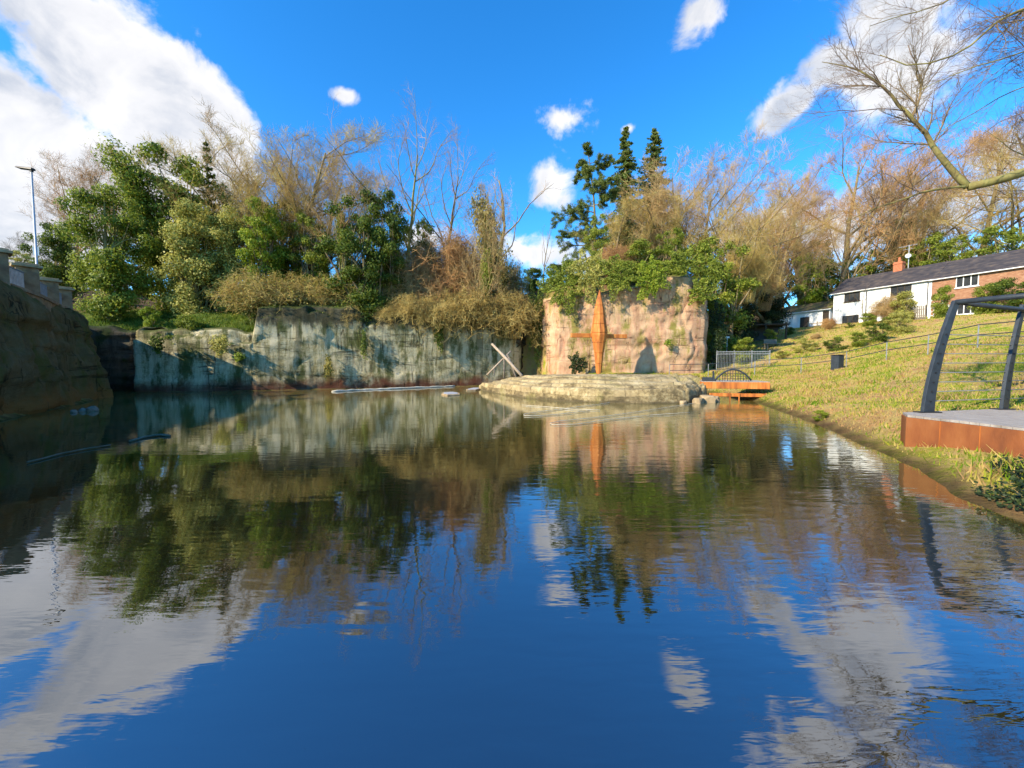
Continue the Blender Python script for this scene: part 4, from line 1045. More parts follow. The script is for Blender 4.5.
def thicket_mesh(seed, H=4.0, W=5.0, stems=170, mtwig=None, mleaf=None, nleaf=0, droop=1.0, leafsize=0.08, arch=1.0, sag=False):
    """arching, tangled thin stems (brambles, bare scrub)"""
    rng = random.Random(seed); g = np.random.default_rng(seed); segs = []
    for s in range(stems):
        a = rng.uniform(0, 2 * PI); b0 = W * 0.22 * math.sqrt(rng.random()); ox, oy = b0 * math.cos(a), b0 * math.sin(a)
        a += rng.gauss(0, 0.9); reach = W * 0.5 * rng.uniform(0.25, 1.0); h = H * rng.uniform(0.45, 1.0) * (1.05 - 0.45 * (reach / (W * .5)) ** 2)
        p = (ox, oy, -0.2); n = 7; sagk = rng.uniform(-0.2, 1.5) ; tw = rng.gauss(0, 0.5); r = 0.013 * rng.uniform(.7, 1.3)
        for i in range(n):
            t = (i + 1) / n
            z = h * (1 - (1 - t * 1.25) ** 2 * 1.0) if droop else h * t
            if sag: z -= sagk * H * max(0, t - 0.45) ** 1.5
            else: z = max(z, -0.3) if t < 0.8 else z - droop * H * 0.12 * (t - 0.8) * 5 * rng.random()
            q = (ox + reach * t * math.cos(a + tw * t) + rng.gauss(0, .05), oy + reach * t * math.sin(a + tw * t) + rng.gauss(0, .05), z)
            segs.append((p, q, r * (1 - .7 * i / n), r * (1 - .7 * t)))
            if t > 0.25:
                for _ in range(5):
                    d = nrmz((rng.gauss(0, 1), rng.gauss(0, 1), rng.gauss(0.1, 0.8))); l = rng.uniform(0.2, 0.7) * H / 4
                    m1 = (q[0] + d[0] * l, q[1] + d[1] * l, q[2] + d[2] * l); segs.append((q, m1, 0.008, 0.005))
                    d2 = nrmz((d[0] + rng.gauss(0, .6), d[1] + rng.gauss(0, .6), d[2] + rng.gauss(-.2, .6))); l2 = l * .6
                    segs.append((m1, (m1[0] + d2[0] * l2, m1[1] + d2[1] * l2, m1[2] + d2[2] * l2), 0.006, 0.003))
            p = q
    parts = [('stems', tube_mesh('stems', segs, mtwig, 3))]
    if nleaf:
        k = g.integers(0, len(segs), nleaf); C = np.array([segs[i][1] for i in k]) + g.normal(0, 0.08, (nleaf, 3))
        parts.append(('foliage', leaf_mesh('foliage', C, g.normal(0, 1, (nleaf, 3)) + np.array([0, 0, 0.6]), leafsize, g, mleaf)))
    return dict(H=H, parts=parts)

# --- prototypes
PR = {}
PR['bareA'] = bare_mesh(1, 14, 0.24, bark, twig_tan)
PR['bareB'] = bare_mesh(2, 14, 0.22, bark, twig_tan, ang=[0.78, 0.75, 0.7, 0.7, 0.6], kids=[12, 8, 7, 5, 0])
PR['bareC'] = bare_mesh(3, 14, 0.30, bark, twig_tan, start=[0.18, 0.15, 0.12, 0.1, 0], ratio=[0.74, 0.5, 0.46, 0.55, 0.4], kids=[11, 9, 8, 5, 0])
PR['bareD'] = bare_mesh(7, 14, 0.22, bark, twig_tan, start=[0.32, 0.2, 0.15, 0.1, 0], ang=[1.05, 0.8, 0.75, 0.7, 0.6], kids=[11, 8, 7, 5, 0])
PR['thin'] = bare_mesh(11, 14, 0.20, bark_moss, twig_grey, kw_fine=0, start=[0.42, 0.25, 0.2, 0.1, 0], kids=[9, 7, 6, 5, 0], ang=[0.7, 0.7, 0.7, 0.7, 0.6], wob=[0.10, 0.16, 0.18, 0.2, 0.2])
PR['sap'] = bare_mesh(13, 10, 0.12, bark, twig_grey, kw_fine=0, start=[0.3, 0.3, 0.2, 0.1, 0], kids=[8, 4, 3, 2, 0], ang=[0.6, 0.6, 0.6, 0.6, 0.6], ratio=[.45, .45, .5, .5, .5])
PR['evA'] = clump_mesh(21, 8, 6.5, 64, 26000, 0.078, mleaf=lf_dark, mtrunk=bark_moss)
PR['evB'] = clump_mesh(22, 8, 6.0, 76, 26000, 0.074, mleaf=lf_olive, mtrunk=bark_moss, z0=0.04, rcl=(0.08, 0.15))
PR['evC'] = clump_mesh(23, 8, 4.6, 52, 21000, 0.074, mleaf=lf_mid, mtrunk=bark, top=1.15, rcl=(0.1, 0.2))
PR['evD'] = clump_mesh(24, 8, 5.4, 70, 22000, 0.072, mleaf=lf_mid, mtrunk=bark, z0=0.08, rcl=(0.07, 0.15), fill=0.4)
PR['bushA'] = clump_mesh(31, 3, 3.6, 34, 9500, 0.062, mleaf=lf_mid, mtrunk=bark, z0=0.05, rcl=(0.12, 0.22))
PR['bushB'] = clump_mesh(32, 3, 4.2, 40, 10500, 0.060, mleaf=lf_mid, mtrunk=bark, z0=0.0, rcl=(0.10, 0.20), fill=0.4)
PR['conA'] = conifer_mesh(41, 16, 5.2, layers=50, mleaf=lf_blue, mtrunk=bark)
PR['conB'] = conifer_mesh(42, 16, 6.2, layers=44, mleaf=lf_blue, mtrunk=bark, droop=0.15, gaps=0.15)
PR['slim'] = conifer_mesh(43, 12, 2.6, layers=26, mleaf=lf_blue, mtrunk=bark, droop=0.05, gaps=0.35, size=0.10)
PR['pine'] = pine_mesh(44, 14, lf_blue, bark)
PR['thkA'] = thicket_mesh(51, 4, 4.2, 300, twig_tan, lf_brown, 2500, leafsize=0.045)
PR['thkB'] = thicket_mesh(52, 4, 4.6, 280, twig_gold, lf_moss, 4000, leafsize=0.045)
PR['thkC'] = thicket_mesh(53, 4, 4.0, 280, twig_red)
PR['tuss'] = thicket_mesh(55, 2.4, 3.6, 170, twig_gold, lf_brown, 3500, leafsize=0.05, sag=True)
PR['moss'] = thicket_mesh(54, 3, 4, 220, twig_gold, lf_moss, 9000, leafsize=0.06)
def ivy_tree(seed, n, spread, size, mat, zmax, base, nl=1):
    b_ = dict(base); g = np.random.default_rng(seed)
    S = b_['skel'][0] + ([s for s in b_['skel'][1]] if nl > 1 else [])
    b_ = dict(H=base['H'], parts=base['parts'] + [('ivy', ivy_on(S, g, mat, n, spread, size, 0, zmax))])
    return b_
PR['ivyA'] = ivy_tree(61, 9000, 0.75, 0.11, lf_mid, 10.5, bare_mesh(62, 14, 0.26, bark_moss, twig_tan, start=[0.4, 0.2, 0.15, 0.1, 0], kids=[11, 8, 7, 5, 0]))
PR['ivyB'] = ivy_tree(63, 15000, 0.95, 0.11, lf_brown, 13.5, bare_mesh(64, 14, 0.26, bark, twig_gold, start=[0.25, 0.2, 0.2, 0.1, 0], kids=[8, 5, 4, 3, 0], ratio=[.34, .5, .5, .5, .5]), 2)
PR['ivyC'] = ivy_tree(65, 7000, 0.55, 0.11, lf_mid, 8.5, bare_mesh(66, 14, 0.28, bark, twig_gold, start=[0.3, 0.15, 0.15, 0.1, 0], kids=[11, 9, 8, 5, 0], ratio=[0.78, .5, .46, .55, .4]))

CATS = {'bare': 'tree', 'thin': 'tree', 'sap': 'tree', 'ev': 'tree', 'bush': 'bush', 'con': 'tree', 'slim': 'tree', 'pine': 'tree', 'thk': 'scrub', 'moss': 'bush', 'ivy': 'tree'}
used_proto = set()
for k_, p_ in PR.items():
    zs_ = []
    for nm_, me_ in p_['parts']:
        a_ = np.empty(len(me_.vertices) * 3, np.float32); me_.vertices.foreach_get('co', a_); zs_.append(a_[2::3].max())
    p_['H'] = float(max(zs_))
def plant(proto, name, label, px, D, ytop, w=1.0, mats=None, rz=None, zb=None, cat=None, group=None, tilt=0.0):
    pr = PR[proto]; p = at(px, ytop, D)
    z = hz(p.x, D) if zb is None else zb
    h = (p.z - z) / pr['H']
    c = cat or next(v for k, v in CATS.items() if proto.startswith(k))
    r = thing(name, label, c, (p.x, D, z - 0.05), (px * 7.13 % 6.28) if rz is None else rz, group)
    r.scale = (h * w, h * w, h); r.rotation_euler.x = tilt
    for nm, me in pr['parts']:
        o = bpy.data.objects.new(nm, me); COL.objects.link(o); o.parent = r
        if mats and nm in mats:
            o.material_slots[0].link = 'OBJECT'; o.material_slots[0].material = mats[nm]
    return r
lf_shade = leafmat('leaves_shade_dark', (0.006, 0.012, 0.004), (0.02, 0.035, 0.008), (0.05, 0.075, 0.014), 0.1)  # near-black leaves, the shade of the hollows is in their colour
T, X, L_, S_ = 'trunk', 'crown', 'crown', 'stems'
RED = {X: twig_red}; GOLD = {X: twig_gold}; GREY = {X: twig_grey}

# ---- left bank, from the road to the cliff top
plant('bareD', 'bare_tree', 'bare reddish tree with a crooked limb, leftmost behind the street lamp', 72, 42, 143, 1.0, RED)
plant('bareA', 'bare_tree', 'bare reddish brown tree above the dark evergreen on the left bank', 122, 40, 146, 0.9, RED)
plant('bareB', 'bare_tree', 'low bare grey tree at the far left edge behind the parapet piers', 8, 60, 225, 1.3, GREY)
plant('evA', 'evergreen_tree', 'large dark many stemmed evergreen beside the street lamp', 108, 32.5, 185, 0.9, {X: lf_mid})
plant('evA', 'evergreen_tree', 'thin dark evergreen spray reaching out behind the lamp pole', 58, 36, 222, 1.0, {X: lf_dark}, rz=2.0)
plant('ivyB', 'ivy_tree', 'green ivy smothered tree between dark evergreen and slender spire', 158, 37, 152, 0.95, {'ivy': lf_mid, X: twig_gold})
plant('evC', 'evergreen_tree', 'mid green evergreen with a ragged top behind the olive willow like tree', 180, 37, 150, 1.0, {X: lf_mid})
plant('slim', 'spire_tree', 'slender dark green spire poking above the left trees', 206, 38, 138, 1.0, {X: lf_dark})
plant('evB', 'olive_tree', 'pale olive leaved tree reaching down to the grassy cliff edge', 190, 34.0, 196, 0.95, {X: lf_olive})
plant('evB', 'olive_tree', 'olive leaved bushy tree with a pale bare stem at its foot', 230, 35.5, 205, 0.9, {X: lf_olive}, rz=2.2)
plant('bareC', 'bare_tree', 'broad bare tan tree rising against the cloud edge, left of centre', 245, 42, 122, 1.1, {X: twig_tan})
plant('bareB', 'bare_tree', 'bare golden brown tree with a pale stem right of the cloud edge', 287, 41, 122, 1.2, GOLD)
plant('bareA', 'bare_tree', 'bare tan tree just left of the green ivy column', 318, 40, 128, 1.1, {X: twig_tan}, rz=1.0)
plant('bareC', 'bare_tree', 'wide golden bare tree with a rounded top in the middle of the left wood', 300, 43, 140, 1.2, GOLD, rz=2.0)
plant('bareD', 'bare_tree', 'low golden twiggy tree beside the ivy column', 325, 38.5, 178, 1.2, GOLD, rz=5.3)
plant('bareD', 'bare_tree', 'lower bare golden tree filling in beneath the tall tan trees', 268, 38.5, 162, 1.2, GOLD)
plant('bareA', 'bare_tree', 'golden bare tree at the left shoulder of the left wood top', 226, 40.5, 138, 1.0, GOLD, rz=4.0)
plant('bareC', 'bare_tree', 'golden bare tree between the cloud edge and the ivy column', 305, 39, 152, 1.0, {X: twig_tan}, rz=0.7)
plant('evD', 'evergreen_tree', 'green ivy clad tree half hidden among the golden twigs of the left wood', 282, 38, 195, 0.8, {X: lf_mid}, rz=2.5)
plant('evC', 'ivy_bush', 'bright yellow green ivy mound below the golden bare trees', 262, 35.0, 200, 0.8, {X: lf_bright}, cat='ivy')
plant('ivyA', 'ivy_tree', 'tall ivy column tree with light green sleeve, left of the blue gap', 343, 36.5, 140, 0.62, {'ivy': lf_mid, X: twig_tan})
plant('evD', 'evergreen_tree', 'mid green evergreen below the ivy column', 308, 37, 212, 0.85, {X: lf_mid})
plant('moss', 'mossy_bush', 'drooping yellow green mossy bush, left one of two on the cliff lip', 268, 33.6, 263, 1.15)
plant('moss', 'mossy_bush', 'drooping yellow green mossy bush, right one of two on the cliff lip', 322, 35.4, 268, 1.0)
plant('evD', 'holly_tree', 'blue green holly with open spreading top, left of the two hollies', 362, 35, 190, 0.95, {X: lf_dark})
plant('evC', 'holly_tree', 'dark holly around the foot of the tall crooked bare tree', 388, 36, 193, 0.75, {X: lf_dark})
plant('evD', 'holly_tree', 'low dark holly mass beneath both taller hollies', 375, 35, 235, 1.1, {X: lf_dark}, rz=.4)
plant('thin', 'bare_tree', 'tallest crooked pale bare tree standing alone against blue sky', 402, 38.5, 108, 0.95, {X: twig_red})
plant('thin', 'bare_tree', 'dark forked bare tree between the crooked tree and the ivy pole', 441, 42, 134, 0.95, {X: twig_red, T: bark}, rz=2.6)
plant('sap', 'bare_tree', 'fine grey bare tree behind the ivy pole', 486, 43, 140, 1.35, {X: twig_red})
plant('ivyA', 'ivy_tree', 'dark ivy pole tree right of the forked bare tree', 480, 37.5, 165, 0.5, {'ivy': lf_mid, X: twig_tan})
plant('ivyB', 'ivy_tree', 'brownish ivy covered stump tree at the right end of the left wood', 507, 38.5, 183, 0.62, {'ivy': lf_brown}, rz=1.4)
plant('evD', 'holly_tree', 'small dark evergreen peeping between bare trunks right of the hollies', 420, 39.5, 215, 0.7, {X: lf_dark}, rz=1.9)
for i, (px, D, yt, w, pr, lb) in enumerate([
    (350, 36.4, 262, 1.2, 'thkB', 'yellowish scrub thicket at the left end of the tan scrub'),
    (392, 37.6, 262, 1.2, 'thkB', 'golden scrub thicket second from the left in the tan scrub'),
    (412, 38.8, 232, 1.0, 'thkA', 'tall tan scrub thicket under the crooked bare tree'),
    (445, 39.4, 218, 1.05, 'thkC', 'tallest reddish tan scrub thicket in the middle of the cliff top'),
    (432, 38.4, 258, 1.2, 'thkA', 'tan scrub thicket hanging over the pale cliff face'),
    (468, 39.8, 228, 0.9, 'thkA', 'tan scrub thicket left of the ivy pole foot'),
    (472, 39.4, 262, 1.15, 'thkB', 'golden scrub thicket below the ivy pole'),
    (505, 40.6, 252, 0.95, 'thkA', 'tan scrub thicket at the foot of the brown ivy stump'),
    (500, 40.4, 280, 1.2, 'thkB', 'dull golden scrub thicket at the lip of the dark crevice'),
    (405, 37.8, 292, 1.5, 'thkB', 'low straw coloured tussock hanging over the cliff top')]):
    plant(pr, 'scrub_thicket', lb, px, D, yt, w * 0.72, rz=i * 1.3, group='tan scrub along the cliff top')
# green things on the grassy ledge and cliff
for i, (px, D, yt, w, m_, lb) in enumerate([
    (150, 29.9, 305, 0.90, lf_bright, 'bright green fern bush in the middle of the grassy cliff ledge'),
    (120, 33.0, 309, 0.82, lf_mid, 'low green bush at the left end of the grassy cliff ledge'),
    (188, 30.2, 313, 1.05, lf_mid, 'low green bush right of the bright fern on the ledge'),
    (92, 34.0, 306, 0.8, lf_dark, 'dark bush in shade where the cliff meets the left bank'),
    (256, 32.6, 296, 0.98, lf_dark, 'dark low bush at the corner of the sunlit red ledge'),
    (300, 34.6, 294, 0.98, lf_dark, 'dark low bush under the mossy bushes on the cliff lip'),
    (350, 36.2, 298, 1.12, lf_dark, 'dark low bush above the crack in the pale cliff')]):
    plant('bushB', 'bush', lb, px, D, yt, w, {X: m_}, rz=i * 0.9)
for i, (px, D, yt, w, m_, lb) in enumerate([(140, 50, 250, 1.3, lf_dark, 'dark evergreen seen through the gap behind the large dark evergreen'), (212, 48, 255, 1.3, lf_dark, 'dark evergreen behind the two olive trees'),
    (290, 50, 258, 1.4, lf_dark, 'dark evergreen behind the left mossy bush'), (22, 58, 250, 1.5, lf_olive, 'olive evergreen behind the parapet railing'), (70, 52, 256, 1.3, lf_mid, 'green evergreen low behind the street lamp'), (350, 52, 262, 1.4, lf_dark, 'dark evergreen behind the hollies'), (500, 50, 262, 1.2, lf_dark, 'dark evergreen behind the brown ivy stump')]):
    plant('evD', 'evergreen_tree', lb, px, D, yt, w, {X: m_}, rz=i * 1.4)
# ---- the gap and the red outcrop
plant('sap', 'bare_sapling', 'small dark bare sapling in the blue gap between both woods', 543, 62, 214, 0.8, {X: twig_grey})
for i, (px, D, yt, w, lb) in enumerate([(533, 44, 266, 1.2, 'dark bush on the left in the gap between both woods'), (556, 47, 262, 1.2, 'dark bush on the right in the gap between both woods'), (546, 40, 282, 1.3, 'dark bush at the top of the shaded crevice')]):
    plant('bushA', 'bush', lb, px, D, yt, w, {X: lf_dark}, rz=i)
plant('pine', 'pine_tree', 'layered blue green pine leaning left beside the blue gap', 594, 47, 152, 0.95, {X: lf_blue})
plant('conA', 'fir_tree', 'pointed green fir, left one of the two firs above the outcrop', 626, 54, 126, 1.5, {X: lf_blue})
plant('conB', 'fir_tree', 'pointed fir standing right of the other fir, half hidden by golden twigs', 654, 57, 127, 1.45, {X: lf_blue})
plant('bareC', 'bare_tree', 'golden twiggy tree in front of the two firs', 650, 46, 182, 0.95, GOLD)
plant('bareA', 'bare_tree', 'lower golden twiggy tree left of the ivy trunk on the outcrop', 612, 44, 195, 1.1, GOLD)
plant('ivyC', 'ivy_tree', 'big domed bare tree with ivy on its dark trunk above the outcrop', 703, 46, 130, 0.95, {'ivy': lf_mid, X: twig_tan})
plant('bareB', 'bare_tree', 'bare golden tree at the right shoulder of the domed tree', 748, 46, 158, 0.95, GOLD)
plant('bareC', 'bare_tree', 'tan bare tree with a rounded crown just right of the firs', 690, 50, 150, 0.9, {X: twig_tan}, rz=2.6)
plant('bareD', 'bare_tree', 'low golden bare tree above the right end of the outcrop', 735, 43, 200, 1.1, GOLD, rz=.3)
plant('bareD', 'bare_tree', 'broad golden bare tree behind the dense bush on the outcrop', 668, 44, 185, 1.2, GOLD, rz=4.4)
plant('bareC', 'bare_tree', 'wide golden bare tree between the domed tree and the wood', 775, 52, 180, 1.1, GOLD, rz=1.9)
plant('ivyA', 'ivy_tree', 'ivy sleeved tree among golden twigs right of the two firs', 683, 44, 168, 0.8, {'ivy': lf_mid, X: twig_tan}, rz=2.2)
plant('evC', 'evergreen_tree', 'upright green ivy mound below the pine at the outcrop left end', 596, 41, 213, 0.8, {X: lf_mid})
plant('thkC', 'scrub_thicket', 'reddish scrub on the outcrop left of the big green bush', 615, 39.5, 240, 1.0)
plant('evD', 'evergreen_bush', 'dense dark green bush at the middle of the outcrop top', 672, 39.5, 228, 1.25, {X: lf_mid}, cat='bush')
plant('bushA', 'bush', 'dark green bush left of the dense bush on the outcrop', 640, 39, 240, 1.25, {X: lf_mid})
plant('bushB', 'bush', 'light green bush below the left shoulder of the dense bush', 655, 37.6, 258, 1.1, {X: lf_bright})
plant('bushA', 'bush', 'green ivy bush at the extreme left of the outcrop top', 572, 38.5, 258, 1.2, {X: lf_mid}, rz=2)
plant('bushB', 'bush', 'mixed green bush just right of the crevice on the outcrop', 597, 37.6, 254, 1.3, {X: lf_olive})
plant('bushB', 'bush', 'olive bush behind the orange sculpture tip', 622, 37.4, 260, 1.25, {X: lf_mid}, rz=1.2)
plant('evD', 'evergreen_bush', 'bright green bush at the right end of the outcrop top', 715, 39, 232, 0.95, {X: lf_mid}, rz=2.1, cat='bush')
plant('thkB', 'scrub_thicket', 'golden scrub spilling over the dark right side of the outcrop', 746, 43, 232, 0.62, zb=8.8)
plant('thkA', 'scrub_thicket', 'brown scrub hanging over the dark hollow right of the outcrop', 764, 49, 246, 0.6, zb=8.8)
# ivy hanging on the rock faces
def ivy_patch(px, py, rx, ry, D, n, mat, label, seed, thick=0.35):
    g = np.random.default_rng(seed); c = at(px, py, D); k = D / FPX
    n = int(n * 1.6); a = g.uniform(0, 2 * PI, n); rr = np.sqrt(g.uniform(0, 1, n)) * (0.72 + 0.16 * np.sin(3 * a + seed) + 0.18 * np.sin(7 * a + 2 * seed) + 0.1 * np.sin(13 * a))
    lump = 0.6 * np.abs(np.sin(rr * 9 + a * 2))
    Cx = np.stack([np.cos(a) * rr * rx * k, -np.abs(g.normal(0, 1, n)) * thick * 0.6 - lump * thick * .6, np.sin(a) * rr * ry * k], 1)
    N = np.tile(np.array([[-0.2, -1, 0.5]]), (n, 1))
    me = leaf_mesh('ivy', Cx, N, 0.065, g, mat, jit=0.7)
    o = link('ivy', me); o.location = c; tag(o, label, 'ivy')
for i, a_ in enumerate([
    (563, 285, 26, 32, 34.5, 3600, lf_mid, 'ivy curtain hanging at the left end of the red outcrop'),
    (590, 275, 24, 30, 34.1, 3200, lf_olive, 'olive ivy curtain left of the sculpture tip on the red rock'),
    (618, 276, 24, 24, 33.9, 2800, lf_mid, 'ivy curtain directly behind the sculpture tip'),
    (650, 280, 20, 24, 33.8, 2600, lf_bright, 'bright light green ivy curtain right of the sculpture tip'),
    (680, 265, 24, 14, 33.8, 2200, lf_mid, 'ivy fringe at the highest part of the red rock'),
    (710, 275, 12, 22, 34.2, 1600, lf_mid, 'dark ivy curtain on the right corner of the red rock'),
    (667, 343, 4, 5, 34.0, 140, lf_bright, 'small green tuft growing on the red rock face'),
    (537, 320, 14, 50, 38.2, 2600, lf_dark, 'dark ivy filling the shaded crevice beside the red rock'),
    (716, 335, 10, 44, 36.0, 2600, lf_shade, 'dark ivy strip down the shaded right side of the outcrop'),  # leaf colour carries the shade of the unlit rock side
    (242, 357, 6, 5, 29.2, 220, lf_bright, 'bright green fern growing out of the pale cliff'),
    (700, 292, 16, 16, 33.9, 1900, lf_mid, 'ivy spilling over the top right corner of the red rock'),
    (365, 345, 4, 18, 32.8, 420, lf_dark, 'thin dark ivy trail hanging down the middle of the pale cliff'),
    (440, 335, 6, 20, 34.9, 700, lf_dark, 'dark ivy trail hanging down the right half of the pale cliff'),
    (160, 344, 8, 12, 28.2, 600, lf_dark, 'dark ivy trail at the left end of the pale cliff'),
    (222, 345, 12, 12, 29.2, 800, lf_olive, 'olive ivy on the sunlit upper part of the pale cliff'),
    (577, 364, 11, 13, 33.7, 1100, lf_shade, 'dark low ivy at the lower left of the red rock beside the sculpture'),  # dark leaf patch stands in for a shaded hollow in the rock
    (330, 366, 5, 14, 31.8, 300, lf_moss, 'thin mossy strip beside the crack in the pale cliff')]):
    ivy_patch(*a_, seed=200 + i)
for i, (px, D, yt, w, lb) in enumerate([(350, 33.2, 303, 0.9, 'small straw tussock at the left end of the cliff lip'), (412, 34.8, 290, 1.25, 'straw tussock hanging lowest over the pale cliff'), (440, 35.7, 291, 1.1, 'straw tussock at the middle right of the cliff lip'),
                                        (470, 36.7, 284, 1.3, 'straw tussock nearest the shaded crevice'), (386, 34.3, 303, 1.0, 'straw tussock above the middle of the pale cliff'), (505, 37.8, 286, 1.2, 'dull tussock in the shaded corner of the cliff')]):
    plant('tuss', 'straw_tussock', lb, px, D, yt, w * 0.85, None, rz=i * 1.7, zb=5.2 + 0.5 * math.sin(i * 2.3), cat='tussock')
for i, (px, D, yt, w, lb) in enumerate([(278, 31.5, 303, 1.6, 'dark green bush overhanging the left end of the dark cliff cap'), (310, 32.3, 306, 1.8, 'dark green bush overhanging the dark cliff cap below the mossy bushes'), (368, 33.9, 306, 1.8, 'dark green bush overhanging the cliff beside the crack')]):
    plant('bushB', 'bush', lb, px, D, yt, w, {X: lf_dark}, rz=i * 1.1, zb=5.7)
# ---- the hollow, the hillside and the wood behind the cottages
BACK = 'trees of the wood behind the cottages'
for i, (pr, px, D, yt, w, mt, lb) in enumerate([
    ('bareA', 782, 62, 172, 0.9, RED, 'bare reddish tree at the left end of the wood behind the cottages'),
    ('bareC', 808, 66, 160, 0.8, RED, 'bare tree with reddish crown between leftmost tree and the tall beech'),
    ('bareC', 850, 66, 128, 1.0, RED, 'tall wide bare beech with a rounded reddish crown above the white cottage'),
    ('bareB', 835, 62, 168, 0.9, {X: twig_tan}, 'bare tan tree in front of the tall beech trunk'),
    ('bareD', 897, 68, 150, 1.0, RED, 'bare reddish tree above the cottage chimney'),
    ('bareA', 935, 62, 150, 1.0, {X: twig_tan}, 'bare tan tree above the join of the two cottages'),
    ('bareC', 985, 60, 120, 0.95, RED, 'bare reddish tree above the brick cottage roof'),
    ('bareD', 1020, 52, 128, 1.0, GOLD, 'bare golden tree with mossy limbs at the right edge of the photo'),
    ('bareB', 962, 58, 185, 1.0, GOLD, 'low golden bare tree with yellow mossy trunk behind the brick cottage'),
    ('bareA', 1055, 56, 90, 1.0, RED, 'tall bare tree rising at the extreme right behind the near branches'),
    ('bareB', 765, 58, 195, 0.8, {X: twig_tan}, 'thin bare tan tree right of the outcrop trees'),
    ('bareC', 925, 74, 165, 1.2, {X: twig_tan}, 'broad tan bare tree at the back of the wood above the chimney'),
    ('bareA', 790, 72, 212, 1.3, RED, 'low reddish bare tree over the hollow left of the cottages'),
    ('ivyA', 812, 68, 190, 0.8, {'ivy': lf_mid}, 'ivy wrapped trunk above the outbuilding roof'),
    ('ivyA', 912, 60, 195, 0.8, {'ivy': lf_dark}, 'dark ivy wrapped trunk right of the chimney')]):
    plant(pr, 'bare_tree' if pr[0] == 'b' else 'ivy_tree', lb, px, D, yt, w, mt, group=BACK, rz=i * 1.7)
for i, (pr, px, D, yt, w, m_, lb) in enumerate([
    ('evC', 822, 66, 236, 0.7, lf_dark, 'dark narrow evergreen behind the left end of the white cottage'),
    ('evA', 905, 63, 215, 0.7, lf_dark, 'dark evergreen in the wood right of the cottage chimney'),
    ('evD', 812, 63, 250, 1.0, lf_bright, 'bright green bushy tree behind the outbuilding'),
    ('evA', 768, 53, 268, 1.2, lf_shade, 'spreading evergreen with leaves coloured near black for shade over the hollow left of the outbuilding'),  # foliage colour darkened for the cavity shade below it
    ('evD', 840, 66, 262, 1.3, lf_olive, 'olive undergrowth tree behind the white cottage ridge'),
    ('evD', 868, 61, 250, 1.1, lf_mid, 'olive undergrowth tree left of the chimney'),
    ('evD', 928, 57, 232, 1.2, lf_mid, 'green bushy tree right of the chimney behind the roof'),
    ('evD', 962, 53, 232, 1.1, lf_mid, 'green bushy tree behind the brick cottage roof'),
    ('evD', 1003, 50, 222, 1.1, lf_mid, 'olive bushy tree behind the right end of the brick cottage'),
    ('evA', 738, 47, 262, 0.9, lf_shade, 'evergreen with leaves coloured near black for shade overhanging the open shed')]):  # same darkened foliage, the hollow's shade painted in
    plant(pr, 'evergreen_tree', lb, px, D, yt, w, {X: m_}, rz=i * 1.1)
for i, (pr, px, D, yt, w, m_, lb) in enumerate([
    ('thkC', 829, 47, 316, 1.0, None, 'rusty red bare shrub in front of the white cottage left corner'),
    ('thkA', 816, 43, 332, 1.4, None, 'tan garden scrub left of the green shrub strip'),
    ('thkA', 893, 45, 290, 1.1, None, 'tan climbing shrub against the middle of the white cottage')]):
    plant(pr, 'scrub_thicket', lb, px, D, yt, w, rz=i)
for i, (pr, px, D, yt, w, m_, lb) in enumerate([
    ('bushB', 850, 45, 322, 1.5, lf_dark, 'dark green garden shrub below the white cottage lower window'),
    ('bushA', 868, 44, 312, 1.4, lf_mid, 'green garden shrub in the middle of the strip below the white cottage'),
    ('bushB', 886, 42, 316, 1.4, lf_mid, 'green garden shrub left of the picket fence'),
    ('bushA', 832, 44, 332, 1.4, lf_olive, 'olive garden shrub at the left end of the garden strip'),
    ('bushA', 905, 43, 290, 0.9, lf_olive, 'olive climbing shrub at the corner between both cottages'),
    ('bushA', 944, 40, 284, 0.7, lf_mid, 'green climber on the brick cottage left of its white window'),
    ('bushA', 990, 37.5, 281, 1.0, lf_mid, 'green shrub right of the white window of the brick cottage'),
    ('bushB', 1014, 36, 276, 1.3, lf_dark, 'dark shrub at the right end of the brick cottage'),
    ('bushB', 806, 37, 337, 1.5, lf_olive, 'olive shrub at the foot of the tan garden scrub'),
    ('bushA', 858, 35, 331, 1.4, lf_mid, 'low green shrub on the slope below the cottage lower window'),
    ('bushB', 878, 35, 322, 1.3, lf_dark, 'low dark shrub on the slope below the middle of the white cottage'),
    ('bushA', 900, 36, 311, 1.2, lf_olive, 'low olive shrub below the picket fence'),
    ('bushB', 836, 35, 336, 1.5, lf_dark, 'dark low shrub beneath the rusty red bare shrub'),
    ('bushA', 744, 36.5, 336, 1.2, lf_mid, 'rounded green bush behind the grey bar fence'),
    ('bushB', 730, 38, 342, 1.2, lf_mid, 'small green bush beside the white tee post'),
    ('bushB', 783, 35, 350, 1.6, lf_moss, 'yellow flowering bush right of the grey bar fence'),
    ('bushA', 790, 49, 326, 1.3, lf_dark, 'dark bush under the outbuilding doorway'),
    ('bushA', 770, 45, 328, 1.1, lf_mid, 'small green bush behind the garden bench')]):
    plant(pr, 'bush', lb, px, D, yt, w, {X: m_}, rz=i * 0.8)
plant('sap', 'bare_sapling', 'small bare garden tree in front of the white cottage wall', 866, 46, 284, 1.1, {X: twig_grey})
plant('bushB', 'grass_clump', 'bright green rush clump on the bank close to the water', 821, 13.5, 408, 1.7, {X: lf_bright}, cat='grass clump')

